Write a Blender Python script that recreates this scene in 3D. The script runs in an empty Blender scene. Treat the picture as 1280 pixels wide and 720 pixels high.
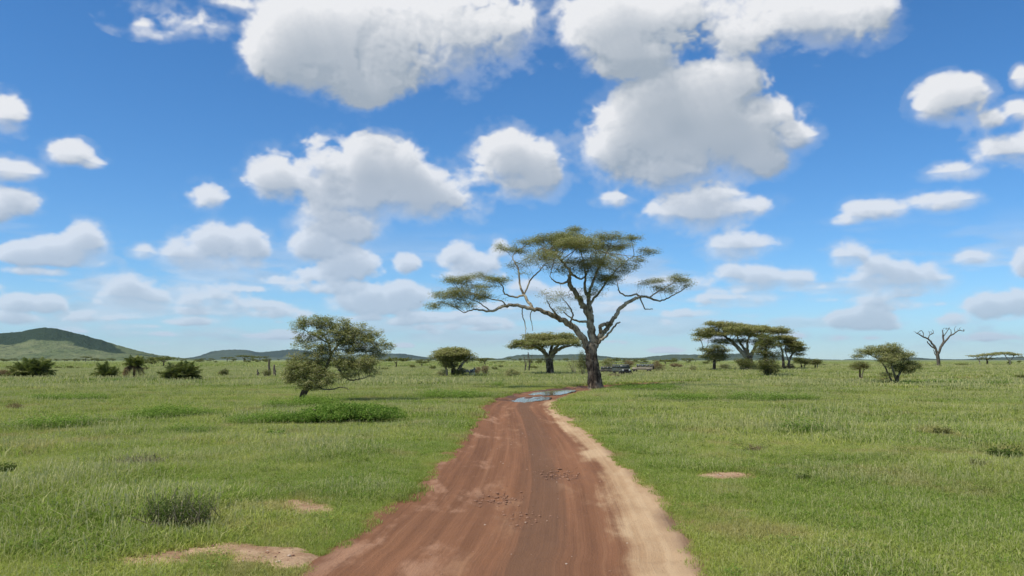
import bpy, math, random
import numpy as np
from mathutils import Vector

random.seed(7)
RNG = np.random.default_rng(11)
SC = bpy.context.scene
COL = SC.collection
PI = math.pi

# ------------------------------------------------------------------ camera
CAM_H = 2.4
FPX = 1067.0                      # focal length in pixels of the 1280 wide photograph
HORIZON = 450.0
PITCH = math.atan((HORIZON - 360.0) / FPX)
cam_d = bpy.data.cameras.new("camera")
cam_d.sensor_width = 36.0
cam_d.lens = 36.0 * FPX / 1280.0
cam_d.clip_start = 0.1
cam_d.clip_end = 60000.0
cam = bpy.data.objects.new("camera", cam_d)
COL.objects.link(cam)
cam.location = (0, 0, CAM_H)
cam.rotation_euler = (PI / 2 + PITCH, 0, 0)
SC.camera = cam

# ------------------------------------------------------------------ sun, exposure
SUN_DIR = Vector((-0.50, -0.30, 0.90)).normalized()       # towards the sun
SUN_EL = math.asin(SUN_DIR.z)
SUN_AZ = math.atan2(SUN_DIR.x, SUN_DIR.y)
sun_d = bpy.data.lights.new("sun", 'SUN')
sun_d.energy = 4.4
sun_d.angle = math.radians(0.53)
sun_d.color = (1.0, 0.955, 0.88)
sun = bpy.data.objects.new("sun", sun_d)
COL.objects.link(sun)
sun.rotation_euler = SUN_DIR.to_track_quat('Z', 'Y').to_euler()
SC.view_settings.view_transform = 'Standard'
SC.view_settings.look = 'None'
SC.view_settings.exposure = 0.0
SC.view_settings.gamma = 1.0
SC.view_settings.use_curve_mapping = False
SC.render.engine = 'CYCLES'
SC.cycles.max_bounces = 5
SC.cycles.diffuse_bounces = 3
SC.cycles.transmission_bounces = 3
SC.cycles.volume_bounces = 0

# ------------------------------------------------------------------ noise
def _hash(ix, iy, seed):
    h = (ix.astype(np.int64) * 374761393 + iy.astype(np.int64) * 668265263 + seed * 974634777) & 0xFFFFFFFF
    h = ((h ^ (h >> 13)) * 1274126177) & 0xFFFFFFFF
    h = h ^ (h >> 16)
    return (h & 0xFFFF).astype(np.float32) / 65535.0

def vnoise(x, y, seed=0, wrapx=None):
    x = np.asarray(x, np.float64); y = np.asarray(y, np.float64)
    ix = np.floor(x); iy = np.floor(y)
    fx = (x - ix).astype(np.float32); fy = (y - iy).astype(np.float32)
    ux = fx * fx * (3 - 2 * fx); uy = fy * fy * (3 - 2 * fy)
    ix = ix.astype(np.int64); iy = iy.astype(np.int64)
    jx = ix + 1
    if wrapx:
        ix = ix % wrapx; jx = jx % wrapx
    a = _hash(ix, iy, seed); b = _hash(jx, iy, seed)
    c = _hash(ix, iy + 1, seed); d = _hash(jx, iy + 1, seed)
    return (a + (b - a) * ux) * (1 - uy) + (c + (d - c) * ux) * uy

def fbm(x, y, seed=0, octv=4, gain=0.5):
    s = 0.0; a = 1.0; t = 0.0
    for i in range(octv):
        s = s + a * vnoise(np.asarray(x) * 2 ** i + 17.3 * i, np.asarray(y) * 2 ** i - 9.1 * i, seed + i)
        t += a; a *= gain
    return s / t

def sstep(a, b, x):
    t = np.clip((np.asarray(x, float) - a) / (b - a), 0, 1)
    return t * t * (3 - 2 * t)

# ------------------------------------------------------------------ pixels <-> world
_cp, _sp = math.cos(PITCH), math.sin(PITCH)
def ray(px, py):
    u = (px - 640.0) / FPX; v = (360.0 - py) / FPX
    return np.array([u, _cp - v * _sp, _sp + v * _cp])

def at(px, py, Y):
    """point on the ray of photo pixel (px, py) at distance Y in front of the camera"""
    r = ray(px, py)
    return np.array([0, 0, CAM_H]) + r * (Y / r[1])

# ------------------------------------------------------------------ sky with cumulus clouds
# lobes: (px, py, rx, ry, weight)
CL = [
 (395,45,90,62,1),(480,50,125,78,1.1),(575,40,85,62,1),(450,95,105,42,1),(345,62,48,60,1),(620,30,42,55,1),(462,118,52,28,.9),
 (225,28,85,26,.42),(185,38,50,16,.36),(290,4,45,12,.5),(410,155,22,10,.35),
 (760,30,66,52,1),(850,18,95,48,1),(940,32,90,52,1),(1035,28,78,46,.95),(1088,12,34,26,.8),(785,72,55,30,.9),(735,55,42,34,.8),
 (905,108,62,34,1),(862,138,80,52,1.1),(802,172,62,50,1.05),(905,168,78,62,1.1),(832,212,74,36,1),(768,192,40,32,.9),(960,148,46,34,.8),(992,172,34,20,.6),(938,205,38,34,.7),(772,250,26,12,.55),
 (880,268,72,32,.8),(842,264,38,20,.7),(930,262,38,20,.6),(922,308,46,19,.75),(880,245,30,14,.5),
 (402,202,44,34,1),(352,228,42,33,1),(462,212,68,40,1.05),(520,246,66,36,1.05),(555,250,40,24,.9),(432,252,70,38,1),(572,266,34,16,.7),(432,286,52,20,.85),(400,272,34,18,.8),
 (642,206,48,38,.95),(592,226,45,19,.6),(672,226,28,30,.7),(640,240,50,14,.6),
 (258,247,32,20,.7),(290,252,18,12,.3),
 (265,306,46,22,1),(306,314,30,24,1),(230,318,34,20,.85),(270,328,64,12,.9),(182,315,20,10,.35),
 (101,306,28,22,1.1),(66,314,36,17,1),(28,318,26,14,1),(70,326,60,9,.9),
 (88,193,32,18,.75),(116,206,22,10,.6),(8,146,30,28,.8),(15,215,34,16,.7),(18,256,36,20,.9),(-20,265,36,22,.9),(112,247,16,6,.3),(72,238,12,6,.25),
 (160,369,36,18,.95),(190,376,24,14,.95),(130,374,20,9,.5),(268,372,42,18,.8),(245,384,30,10,.6),(300,380,34,12,.5),
 (400,308,36,20,.95),(436,334,44,17,.9),(470,378,60,17,.9),(505,370,46,13,.8),(400,345,36,10,.6),(420,360,60,10,.4),
 (508,331,20,13,.7),(575,324,30,19,.9),(602,332,24,14,.8),(625,312,16,12,.7),(580,345,50,8,.5),
 (1188,130,44,30,.95),(1240,152,32,16,.7),(1272,140,22,16,.7),(1278,98,14,16,.6),(1136,172,12,6,.3),
 (1250,192,46,28,.95),(1202,214,44,13,.75),(1290,188,34,36,.9),(1172,228,20,8,.3),
 (1092,264,44,15,.3),(1182,252,46,14,.3),(1060,276,26,8,.35),
 (1064,320,28,15,.85),(1122,346,56,16,1),(1098,334,26,13,1),(1166,352,28,10,.8),(1078,352,28,10,.8),
 (1216,323,34,8,.5),(1280,330,18,20,.8),(950,350,36,15,.8),(915,346,32,13,.7),(996,350,30,12,.6),(890,374,40,7,.5),(940,374,46,6,.4),
 (1076,400,40,12,1),(1050,402,18,10,.8),(1240,384,36,14,1),(1272,382,30,16,1),(1190,400,28,9,.7),(1232,422,46,6,.7),(1110,408,22,6,.6),
 (22,380,34,11,.6),(62,382,24,11,.7),(15,398,44,8,.5),(110,396,46,8,.45),(700,372,40,12,.5),(660,360,30,10,.5),
 (600,402,40,6,.45),(530,400,40,5,.4),(545,415,14,5,.55),(500,402,26,6,.5),(860,392,44,6,.4),(760,385,40,7,.4),
 (890,425,20,6,.5),(985,420,24,5,.4),(830,438,30,4,.3),(340,392,54,9,.5),(240,402,40,6,.45),(350,420,60,5,.35),
]
def worley(x, y, seed, wrapx):
    ix = np.floor(x).astype(np.int64); iy = np.floor(y).astype(np.int64)
    fx = (x - ix).astype(np.float32); fy = (y - iy).astype(np.float32)
    best = np.full(x.shape, 9.0, np.float32)
    for dx in (-1, 0, 1):
        for dy in (-1, 0, 1):
            jx = (ix + dx) % wrapx; jy = iy + dy
            px = dx + _hash(jx, jy, seed) - fx; py = dy + _hash(jx, jy, seed + 50) - fy
            best = np.minimum(best, px * px + py * py)
    return 1 - np.sqrt(best)
def sky_image():
    W, H = 4096, 1536
    el = ((np.arange(H) + 0.5) / H * 90.0).astype(np.float32)
    az = ((np.arange(W) + 0.5) / W * 360.0 - 180.0).astype(np.float32)
    G = np.full((H, W), -1.2, np.float32)
    def lobe(a, e, ra, re, w):
        c0 = int((a - 2.0 * ra + 180) / 360 * W); c1 = int((a + 2.0 * ra + 180) / 360 * W) + 1
        r0 = max(0, int((e - 2.0 * re) / 90 * H)); r1 = min(H, int((e + 2.0 * re) / 90 * H) + 1)
        if r1 <= r0: return
        cols = np.arange(c0, c1) % W
        A = ((np.arange(c0, c1) + .5) / W * 360 - 180 - a) / ra
        E = (el[r0:r1] - e) / re
        E = np.where(E < 0, E * 1.3, E)
        g = w - 1.35 * (A[None, :] ** 2 + E[:, None] ** 2)
        g = np.maximum(g, -1.2).astype(np.float32)
        cur = G[r0:r1][:, cols]
        k = 6.0
        m = np.maximum(cur, g)
        new = m + np.log(np.exp((cur - m) * k) + np.exp((g - m) * k)) / k
        new = np.where((cur < -1.15) | (g < -1.15), m, new)
        G[r0:r1, cols] = new
    def ae(x, y):
        r = ray(x, y); return math.degrees(math.atan2(r[0], r[1])), math.degrees(math.atan2(r[2], math.hypot(r[0], r[1])))
    for (px, py, rx, ry, w) in CL:
        if rx < 23 and w < .6 and py < 300: continue
        a, e = ae(px, py)
        ra = (ae(px + rx, py)[0] - ae(px - rx, py)[0]) / 2
        re = (ae(px, py - ry)[1] - ae(px, py + ry)[1]) / 2
        kx = 1.18 if py < 200 else (1.30 if py < 280 else 1.24)
        lobe(a, e, ra * kx, re * kx * (1.06 if py < 280 else 1.30), (max(w, .60) + (.22 if px > 1000 or py > 330 else .12)) if py > 225 else (w + (.1 if px > 1100 or px < 150 else 0) if w >= .55 else w * .72 + .25))
    rr = random.Random(5)
    for i in range(230):                                  # the rest of the sky carries the same kind of cloud
        a = rr.uniform(-180, 180)
        e = 3 + 70 * rr.random() ** 1.7
        s = 1.3 + 7.0 * min(1, e / 32)
        if abs(a) < 36 + s * 1.6 and e < 29 + s: continue
        w = rr.uniform(.45, 1.05)
        for j in range(rr.randint(2, 6)):
            ca = 1 / max(0.3, math.cos(math.radians(e)))
            lobe(a + rr.gauss(0, .8) * s * ca, e + rr.uniform(-.25, .3) * s, s * rr.uniform(.5, 1.0) * ca, s * rr.uniform(.3, .55), w)
    for i in range(560):                                  # many small far clouds low over the horizon
        a = rr.uniform(-180, 180); e = .9 + 6.6 * rr.random() ** 1.1; s = .5 + .26 * e
        w = rr.uniform(.25, .80)
        if abs(a) < 34 and e > 5.4: continue
        for j in range(rr.randint(1, 4)):
            lobe(a + rr.gauss(0, .9) * s, e + rr.uniform(-.1, .12) * s, s * rr.uniform(.8, 2.2), s * rr.uniform(.22, .46), w)
    act = np.nonzero(G.ravel() > -1.19)[0]
    g = G.ravel()[act]; E2 = el[act // W]; A2 = az[act % W]
    def fb(f, sx, octv, seed, gain=.5, A=None, E=None):
        A = A2 if A is None else A; E = E2 if E is None else E
        s = 0; a_ = 1; t = 0
        for i in range(octv):
            n = int(round(360 * f * 2 ** i * sx))
            s = s + a_ * vnoise((A + 180) / 360 * n, E * f * 2 ** i + 31.7 * i, seed + i, wrapx=n)
            t += a_ * a_; a_ *= gain
        s = s - s.mean()
        return s / (math.sqrt(t) * .2)          # about unit variance
    wx = fb(.5, 1, 4, 91); wy = fb(.5, 1, 4, 95)
    hi = sstep(2.5, 16, E2).astype(np.float32)
    Aw = A2 + wx * (.12 + .55 * hi); Ew = E2 + wy * (.05 + .34 * hi)
    low = fb(.22, .8, 6, 3, .58, Aw, Ew)
    high = fb(.8, .7, 6, 23, .6)
    fine = fb(2.2, .8, 4, 123, .6)
    def wl(f, seed):
        n = int(round(360 * f * .85)); return worley((Aw + 180) / 360 * n, Ew * f, seed, n)
    puff = hi * (.55 * wl(.45, 7) + .30 * wl(1.0, 8) + .18 * wl(2.2, 9)) + (1 - hi) * (.5 * wl(1.1, 10) + .3 * wl(2.4, 11) + .2 * wl(4.5, 12))
    puff = puff - .48
    d = g + .26 * low * hi + .13 * high * (.5 + .6 * (1 - hi)) + .042 * fine + (.62 - .22 * (1 - hi)) * puff
    sv = .5 + .5 * np.tanh(fb(.18, 1, 2, 61))
    k6 = 10
    up_ = G.ravel()[np.minimum(act + k6 * W, H * W - 1)] - G.ravel()[np.maximum(act - k6 * W, 0)]
    under = sstep(-.05, .45, up_) 
    soft = (.20 + .44 * sv) * (1 + 1.6 * under) + .22 * (1 - hi)
    alpha = sstep(0.0, 1.0, (d + .03) / soft).astype(np.float32)
    T = (np.clip(d, 0, .95) * alpha).astype(np.float32)
    TF = np.zeros(H * W, np.float32); TF[act] = T
    TF = TF.reshape(H, W)
    rows = act // W; cols = act % W
    reach = (0.8 + 5.0 * sstep(2, 26, E2)) / 90 * H
    acc = np.zeros_like(T); n = 14
    jit = vnoise(A2 * 11, E2 * 11, 5) * .8
    for i in range(n):
        q = (i + .5 + jit) / n
        rs = np.minimum(rows + (q * reach).astype(int), H - 1); cs = (cols - (q * reach * .30).astype(int)) % W
        acc += TF[rs, cs] * (1.25 - .5 * q)
    acc /= n
    def grad(f):
        st = reach * f
        rs = np.minimum(rows + st.astype(int) + 1, H - 1); cs = (cols - (st * .6).astype(int)) % W
        return T - TF[rs, cs]
    shade = np.exp(-acc * 1.95) * 1.05 + .14 * grad(.05) + .26 * grad(.14) + .16 * grad(.3) - .10 * under * hi
    shade = np.clip(shade + (1 - hi) * .34 + .06, 0, 1.12)
    out = np.zeros((H, W, 4), np.float32); out[..., 3] = 1
    o = out.reshape(-1, 4)
    al = alpha * (.55 + .45 * sstep(.0, .55, d))
    veil = sstep(-.75, .6, g + .42 * low * hi + .34 * high + .1 * fine) * (.10 + .22 * sv)      # thin wisps round the clouds
    tot = 1 - (1 - al) * (1 - veil)
    o[act, 0] = (al * shade + (1 - al) * veil * .72) / np.maximum(tot, 1e-4); o[act, 1] = tot
    # broken haze cloud in the lowest degrees of the sky
    hrow = int(11 / 90 * H); hb = np.arange(hrow * W); Eh = el[hb // W]; Ah = az[hb % W]
    lay = fb(.55, .30, 6, 171, .58, Ah, Eh * 1.6); lay2 = fb(.25, .35, 3, 181, .5, Ah, Eh)
    al2 = sstep(-.5, 1.5, lay + .5 * lay2) * sstep(0, 1.6, Eh) * (1 - sstep(4.5, 9.5, Eh)) * .58
    sh2 = np.clip(.74 + .10 * fb(1.1, .5, 4, 191, .5, Ah, Eh * 2), 0, 1)
    A0 = o[hb, 1]; T2 = 1 - (1 - A0) * (1 - al2)
    o[hb, 0] = (A0 * o[hb, 0] + (1 - A0) * al2 * sh2) / np.maximum(T2, 1e-4); o[hb, 1] = T2
    img = bpy.data.images.new("cumulus_field", W, H, float_buffer=True)
    img.colorspace_settings.name = 'Non-Color'
    img.pixels.foreach_set(out.ravel())
    img.update()
    return img

class NT:
    """small helper for node trees"""
    def __init__(self, tree): self.t = tree; tree.nodes.clear()
    def n(self, typ, **kw):
        nd = self.t.nodes.new(typ)
        ins = kw.pop('ins', {})
        for k, v in kw.items(): setattr(nd, k, v)
        for k, v in ins.items(): self.set(nd.inputs[k], v)
        return nd
    def set(self, sock, v):
        if isinstance(v, bpy.types.NodeSocket): self.t.links.new(v, sock)
        else:
            if sock.type == 'RGBA' and len(v) == 3: v = (*v, 1)
            sock.default_value = v
    def m(self, op, a, b=None, c=None, clamp=False):
        nd = self.t.nodes.new('ShaderNodeMath'); nd.operation = op; nd.use_clamp = clamp
        self.set(nd.inputs[0], a)
        if b is not None: self.set(nd.inputs[1], b)
        if c is not None: self.set(nd.inputs[2], c)
        return nd.outputs[0]
    def mix(self, f, a, b, mode='MIX'):
        nd = self.t.nodes.new('ShaderNodeMix'); nd.data_type = 'RGBA'; nd.blend_type = mode
        self.set(nd.inputs[0], f); self.set(nd.inputs[6], a); self.set(nd.inputs[7], b)
        return nd.outputs[2]
    def ramp(self, f, lo, hi, smooth=True):
        nd = self.t.nodes.new('ShaderNodeMapRange'); nd.interpolation_type = 'SMOOTHSTEP' if smooth else 'LINEAR'
        self.set(nd.inputs[0], f); nd.inputs[1].default_value = lo; nd.inputs[2].default_value = hi
        return nd.outputs[0]
    def noise(self, vec, scale, detail=3, rough=.55, dim='3D'):
        nd = self.t.nodes.new('ShaderNodeTexNoise'); nd.noise_dimensions = dim
        self.set(nd.inputs['Vector'], vec); nd.inputs['Scale'].default_value = scale
        nd.inputs['Detail'].default_value = detail; nd.inputs['Roughness'].default_value = rough
        return nd.outputs[0]
    def scale(self, vec, s):
        nd = self.t.nodes.new('ShaderNodeVectorMath'); nd.operation = 'MULTIPLY'
        self.set(nd.inputs[0], vec); nd.inputs[1].default_value = s
        return nd.outputs[0]

world = bpy.data.worlds.new("World")
SC.world = world
world.use_nodes = True
w = NT(world.node_tree)
tc = w.n('ShaderNodeTexCoord').outputs['Generated']
sep = w.n('ShaderNodeSeparateXYZ', ins={0: tc})
azn = w.m('ARCTAN2', sep.outputs[0], sep.outputs[1])
eln = w.m('ARCSINE', sep.outputs[2])
u = w.m('ADD', w.m('DIVIDE', azn, 2 * PI), .5)
v = w.m('DIVIDE', w.m('MAXIMUM', eln, 0.002), PI / 2)
uv = w.n('ShaderNodeCombineXYZ', ins={0: u, 1: v}).outputs[0]
im = w.n('ShaderNodeTexImage', image=sky_image(), interpolation='Cubic', extension='EXTEND', ins={0: uv})
isep = w.n('ShaderNodeSeparateColor', ins={0: im.outputs[0]})
sky = w.n('ShaderNodeTexSky', sky_type='NISHITA', sun_disc=False, sun_elevation=SUN_EL, sun_rotation=SUN_AZ,
          altitude=1500, air_density=1.0, dust_density=0.35, ozone_density=2.2)
SKY_S = 0.115
blue = w.mix(1.0, sky.outputs[0], (0.84, 1.06, 1.26), 'MULTIPLY')
hs = w.n('ShaderNodeHueSaturation', ins={'Saturation': 1.14, 'Value': 1.0, 'Color': blue})
up = w.ramp(eln, 0.0, 0.30)
cloud = w.mix(w.ramp(isep.outputs[0], .12, 1.0, False), (.37 / SKY_S, .43 / SKY_S, .50 / SKY_S), (.87 / SKY_S, .875 / SKY_S, .89 / SKY_S))
lowc = w.mix(up, (.86, .93, 1.02), (1, 1, 1))
cloud = w.mix(1.0, cloud, lowc, 'MULTIPLY')
tot = w.mix(w.m('MULTIPLY', isep.outputs[1], w.m('ADD', .80, w.m('MULTIPLY', up, .18))), hs.outputs[0], cloud)
bg = w.n('ShaderNodeBackground', ins={'Color': tot, 'Strength': SKY_S})
wo = w.n('ShaderNodeOutputWorld', ins={0: bg.outputs[0]})

# ------------------------------------------------------------------ terrain functions
def gz(x, y):
    x = np.asarray(x, float); y = np.asarray(y, float)
    r = np.hypot(x, y) + 1e-6
    azm = np.degrees(np.arctan2(x, y))
    swell = .90 * sstep(5, 17, azm) * (1 - sstep(50, 80, azm)) * sstep(80, 225, r) * (1 - sstep(235, 420, r))
    n = (fbm(x / 14, y / 14, 41, 3) - .5) * .22 + (fbm(x / 3.1, y / 3.1, 44, 2) - .5) * .07
    return swell + n * (1 - sstep(250, 600, r))

# road: centre line and half width
RP = np.array([(-0.25,-6,2.42),(-0.2,0,2.42),(-0.10,9.5,2.42),(.10,12,2.40),(.38,16.9,2.34),(.5,22,2.26),(.52,28.9,2.18),(.42,37,2.05),(.32,44,2.02),
               (.55,50,2.1),(1.3,56,2.3),(2.7,63,2.4),(5.2,71,2.2),(8.6,79,2.0),(13,86,1.9),(19,92,1.8),(27,97,1.8),(40,102,1.8),(60,108,1.8)])
def _spl(P, n):
    """Catmull-Rom through the rows of P"""
    P = np.asarray(P, float); out = []
    Q = np.vstack([2 * P[0] - P[1], P, 2 * P[-1] - P[-2]])
    for i in range(1, len(Q) - 2):
        for t in np.linspace(0, 1, n, endpoint=False):
            a, b, c, d = Q[i - 1], Q[i], Q[i + 1], Q[i + 2]
            out.append(.5 * ((2 * b) + (-a + c) * t + (2 * a - 5 * b + 4 * c - d) * t * t + (-a + 3 * b - 3 * c + d) * t ** 3))
    out.append(P[-1]); return np.array(out)
RC = _spl(RP, 24)
def road_dist(x, y):
    """distance to the centre line minus half width (negative on the road)"""
    x = np.asarray(x, float).ravel(); y = np.asarray(y, float).ravel()
    best = np.full(x.shape, 1e9)
    for i in range(0, len(RC), 2):
        dd = np.hypot(x - RC[i, 0], y - RC[i, 1]) - RC[i, 2]
        best = np.minimum(best, dd)
    return best

BARE = [  # bare soil patches: px, py, rx px, ry px
 (255,699,115,18),(205,715,75,13),(385,631,36,14),(330,628,14,5),(900,594,36,5),(852,573,20,3),(600,716,1,1),(1080,643,16,4),(935,636,22,4)]
PATCH = []
for (px, py, rx, ry) in BARE:
    if rx < 3: continue
    p = CAM_H * 1.0
    def flat(px, py):
        r = ray(px, py); t = -CAM_H / r[2]; return r[0] * t, r[1] * t
    cx, cy = flat(px, py); x1, _ = flat(px + rx, py); _, y1 = flat(px, py - ry); _, y0 = flat(px, py + ry)
    PATCH.append((cx, (y0 + y1) / 2, x1 - cx, (y1 - y0) / 2))
def bare_mask(x, y):
    m = np.zeros(np.shape(x))
    wob = (fbm(np.asarray(x) * 1.9, np.asarray(y) * 1.9, 61, 4) - .5) * 3.0
    for (cx, cy, rx, ry) in PATCH:
        q = .74 - .8 * (((x - cx) / rx) ** 2 + ((y - cy) / ry) ** 2) + wob * 1.25
        m = np.maximum(m, sstep(0, .5, q))
    return m
def lush(x, y):
    """0..1 where the grass stands darker and taller"""
    a = fbm(np.asarray(x) / 5.0 + 3, np.asarray(y) / 8.0, 13, 3)
    b = fbm(np.asarray(x) / 1.3 + 3, np.asarray(y) / 1.6, 15, 3)
    return np.clip(sstep(.48, .68, a) * .7 + sstep(.60, .74, b) * .8, 0, 1)

def ground_at(px, py):
    """walk along the ray of a photo pixel to the terrain"""
    r = ray(px, py); o = np.array([0, 0, CAM_H])
    t = np.concatenate([np.linspace(5, 700, 5000), np.geomspace(701, 20000, 500)])
    P = o[None] + r[None] * (t / r[1])[:, None]
    hgt = P[:, 2] - gz(P[:, 0], P[:, 1])
    k = np.argmax(hgt < 0)
    if hgt[k] >= 0: k = len(t) - 1
    p = P[k]; return np.array([p[0], p[1], float(gz(p[0], p[1]))])

# ------------------------------------------------------------------ object helpers
def tag(o, label=None, cat=None, group=None, kind=None):
    if label: o['label'] = label
    if cat: o['category'] = cat
    if group: o['group'] = group
    if kind: o['kind'] = kind
    return o
def mesh_np(name, V, F, mat=None, parent=None, attrs=None, smooth=False):
    """V (n,3); F (m,k) or list of such arrays; one mesh object"""
    me = bpy.data.meshes.new(name)
    V = np.asarray(V, np.float32)
    Fs = F if isinstance(F, list) else [F]
    Fs = [np.asarray(f, np.int32) for f in Fs if len(f)]
    me.vertices.add(len(V)); me.vertices.foreach_set('co', V.ravel())
    nl = sum(f.size for f in Fs); nf = sum(len(f) for f in Fs)
    me.loops.add(nl); me.polygons.add(nf)
    me.loops.foreach_set('vertex_index', np.concatenate([f.ravel() for f in Fs]))
    st = []; o = 0
    for f in Fs:
        st.append(o + np.arange(len(f)) * f.shape[1]); o += f.size
    me.polygons.foreach_set('loop_start', np.concatenate(st).astype(np.int32))
    if smooth: me.polygons.foreach_set('use_smooth', np.ones(nf, bool))
    me.update(calc_edges=True); me.validate()
    for k, a in (attrs or {}).items():
        at_ = me.attributes.new(k, 'FLOAT', 'POINT'); at_.data.foreach_set('value', np.asarray(a, np.float32))
    if mat: me.materials.append(mat)
    ob = bpy.data.objects.new(name, me); COL.objects.link(ob)
    if parent: ob.parent = parent
    return ob
def empty(name, loc, label, cat, group=None, rz=0):
    o = bpy.data.objects.new(name, None); o.empty_display_size = .3
    COL.objects.link(o); o.location = loc; o.rotation_euler = (0, 0, rz)
    return tag(o, label, cat, group)
def copy_tree(o, parent=None):
    c = o.copy(); COL.objects.link(c); c.parent = parent
    for ch in list(o.children): copy_tree(ch, c)
    return c

class MB:
    def __init__(s): s.V = []; s.F = {}; s.n = 0
    def add(s, V, F):
        V = np.asarray(V, float); F = np.asarray(F, int)
        s.V.append(V); s.F.setdefault(F.shape[1], []).append(F + s.n); s.n += len(V)
    def tube(s, P, R, sides=6, rough=0.0, cap=True, flute=0, seed=0):
        P = np.asarray(P, float); R = np.asarray(R, float); n = len(P)
        T = np.gradient(P, axis=0); T /= np.linalg.norm(T, axis=1)[:, None] + 1e-9
        ref = np.array([1, 0, 0.]) if abs(T[0][0]) < .8 else np.array([0, 1, 0.])
        N = ref - T[0] * ref.dot(T[0]); N /= np.linalg.norm(N)
        ang = np.arange(sides) / sides * 2 * PI
        rings = []
        for i in range(n):
            N = N - T[i] * N.dot(T[i]); N /= np.linalg.norm(N) + 1e-9
            B = np.cross(T[i], N)
            rr = np.full(sides, R[i])
            if flute: rr = rr * (1 + flute * (np.abs(np.sin(ang * 2.5 + i * .13 + seed)) - .5) + flute * .5 * np.sin(ang * 3 + seed * 2 - i * .2))
            if rough: rr = rr * (1 + rough * (RNG.random(sides) - .5))
            rings.append(P[i] + N * (np.cos(ang) * rr)[:, None] + B * (np.sin(ang) * rr)[:, None])
        V = np.vstack(rings)
        i0 = (np.arange(n - 1)[:, None] * sides + np.arange(sides)[None]).ravel()
        i1 = (np.arange(n - 1)[:, None] * sides + (np.arange(sides)[None] + 1) % sides).ravel()
        s.add(V, np.stack([i0, i1, i1 + sides, i0 + sides], 1))
        if cap and n > 1:
            for k, c in ((0, P[0] - T[0] * R[0] * .2), (n - 1, P[-1] + T[-1] * R[-1] * .8)):
                base = s.n
                a = np.arange(sides); bb = (a + 1) % sides
                ring = rings[k]
                Vc = np.vstack([ring, c])
                f = np.stack([a, bb, np.full(sides, sides)], 1)
                if k == 0: f = f[:, ::-1]
                s.add(Vc, f)
    def box(s, c, d, taper=1.0, tx=0):
        c = np.asarray(c, float); hx, hy, hz = np.asarray(d, float) / 2
        V = []
        for z, k in ((-hz, 1), (hz, taper)):
            for (a, b) in ((-1, -1), (1, -1), (1, 1), (-1, 1)):
                V.append((a * hx * k + (tx if z > 0 else 0), b * hy * k, z))
        s.add(np.array(V) + c, [(0, 3, 2, 1), (4, 5, 6, 7), (0, 1, 5, 4), (1, 2, 6, 5), (2, 3, 7, 6), (3, 0, 4, 7)])
    def build(s, name, mat, parent=None, smooth=True, attrs=None):
        return mesh_np(name, np.vstack(s.V), [np.vstack(f) for f in s.F.values()], mat, parent, attrs, smooth)

# ------------------------------------------------------------------ materials
def new_mat(name):
    m = bpy.data.materials.new(name); m.use_nodes = True
    return m, NT(m.node_tree)
def principled(t, color, rough=.9, bump=None, bdist=.02, bstr=.6, spec=.2):
    kw = {'Base Color': color, 'Roughness': rough, 'Specular IOR Level': spec}
    p = t.n('ShaderNodeBsdfPrincipled', ins=kw)
    if bump is not None:
        b = t.n('ShaderNodeBump', ins={'Height': bump, 'Strength': bstr, 'Distance': bdist})
        t.set(p.inputs['Normal'], b.outputs[0])
    t.n('ShaderNodeOutputMaterial', ins={0: p.outputs[0]})
    return p
def attr(t, name, typ='GEOMETRY'):
    return t.n('ShaderNodeAttribute', attribute_name=name, attribute_type=typ).outputs['Fac']

def leaf_mat(name, c1, c2, c3, nscale=.5, transl=.35):
    m, t = new_mat(name)
    pos = t.n('ShaderNodeNewGeometry').outputs['Position']
    a = attr(t, 'c')
    n = t.ramp(t.noise(pos, nscale, 2), .35, .65)
    col = t.mix(n, c1, c2)
    col = t.mix(t.ramp(a, .55, 1.0, False), col, c3)
    d = t.n('ShaderNodeBsdfDiffuse', ins={0: col})
    tr = t.n('ShaderNodeBsdfTranslucent', ins={0: t.mix(.5, col, (c1[0] * 1.2, c1[1] * 1.35, c1[2] * .7))})
    mx = t.n('ShaderNodeMixShader', ins={0: transl, 1: d.outputs[0], 2: tr.outputs[0]})
    t.n('ShaderNodeOutputMaterial', ins={0: mx.outputs[0]})
    return m

def grass_mat(name, g1, g2, dry, lushc):
    m, t = new_mat(name)
    pos = t.n('ShaderNodeNewGeometry').outputs['Position']
    tint = attr(t, 'tint', 'INSTANCER'); a = attr(t, 'c'); hh = attr(t, 'h')
    n1 = t.ramp(t.noise(t.scale(pos, (1, .55, 0)), .17, 4), .42, .58)
    n2 = t.ramp(t.noise(t.scale(pos, (1, .6, 0)), .9, 3), .35, .65)
    n3 = t.ramp(t.noise(t.scale(pos, (1, .35, 0)), .05, 2), .35, .65)
    col = t.mix(n1, g1, g2)
    col = t.mix(t.m('MULTIPLY', n3, .5), col, g2)
    col = t.mix(t.m('MULTIPLY', n2, .35), col, g1)
    n4 = t.ramp(t.noise(t.scale(pos, (1, .6, 0)), .42, 4), .52, .68)
    col = t.mix(t.m('MULTIPLY', n4, .7), col, (.40, .335, .13))
    col = t.mix(tint, col, lushc)
    dryf = t.m('MULTIPLY', t.ramp(a, .70, 1.02, False), t.m('ADD', .38, t.m('MULTIPLY', hh, .65)))
    col = t.mix(dryf, col, dry)
    d = t.n('ShaderNodeBsdfDiffuse', ins={0: col})
    tr = t.n('ShaderNodeBsdfTranslucent', ins={0: col})
    mx = t.n('ShaderNodeMixShader', ins={0: .42, 1: d.outputs[0], 2: tr.outputs[0]})
    t.n('ShaderNodeOutputMaterial', ins={0: mx.outputs[0]})
    return m

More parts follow.
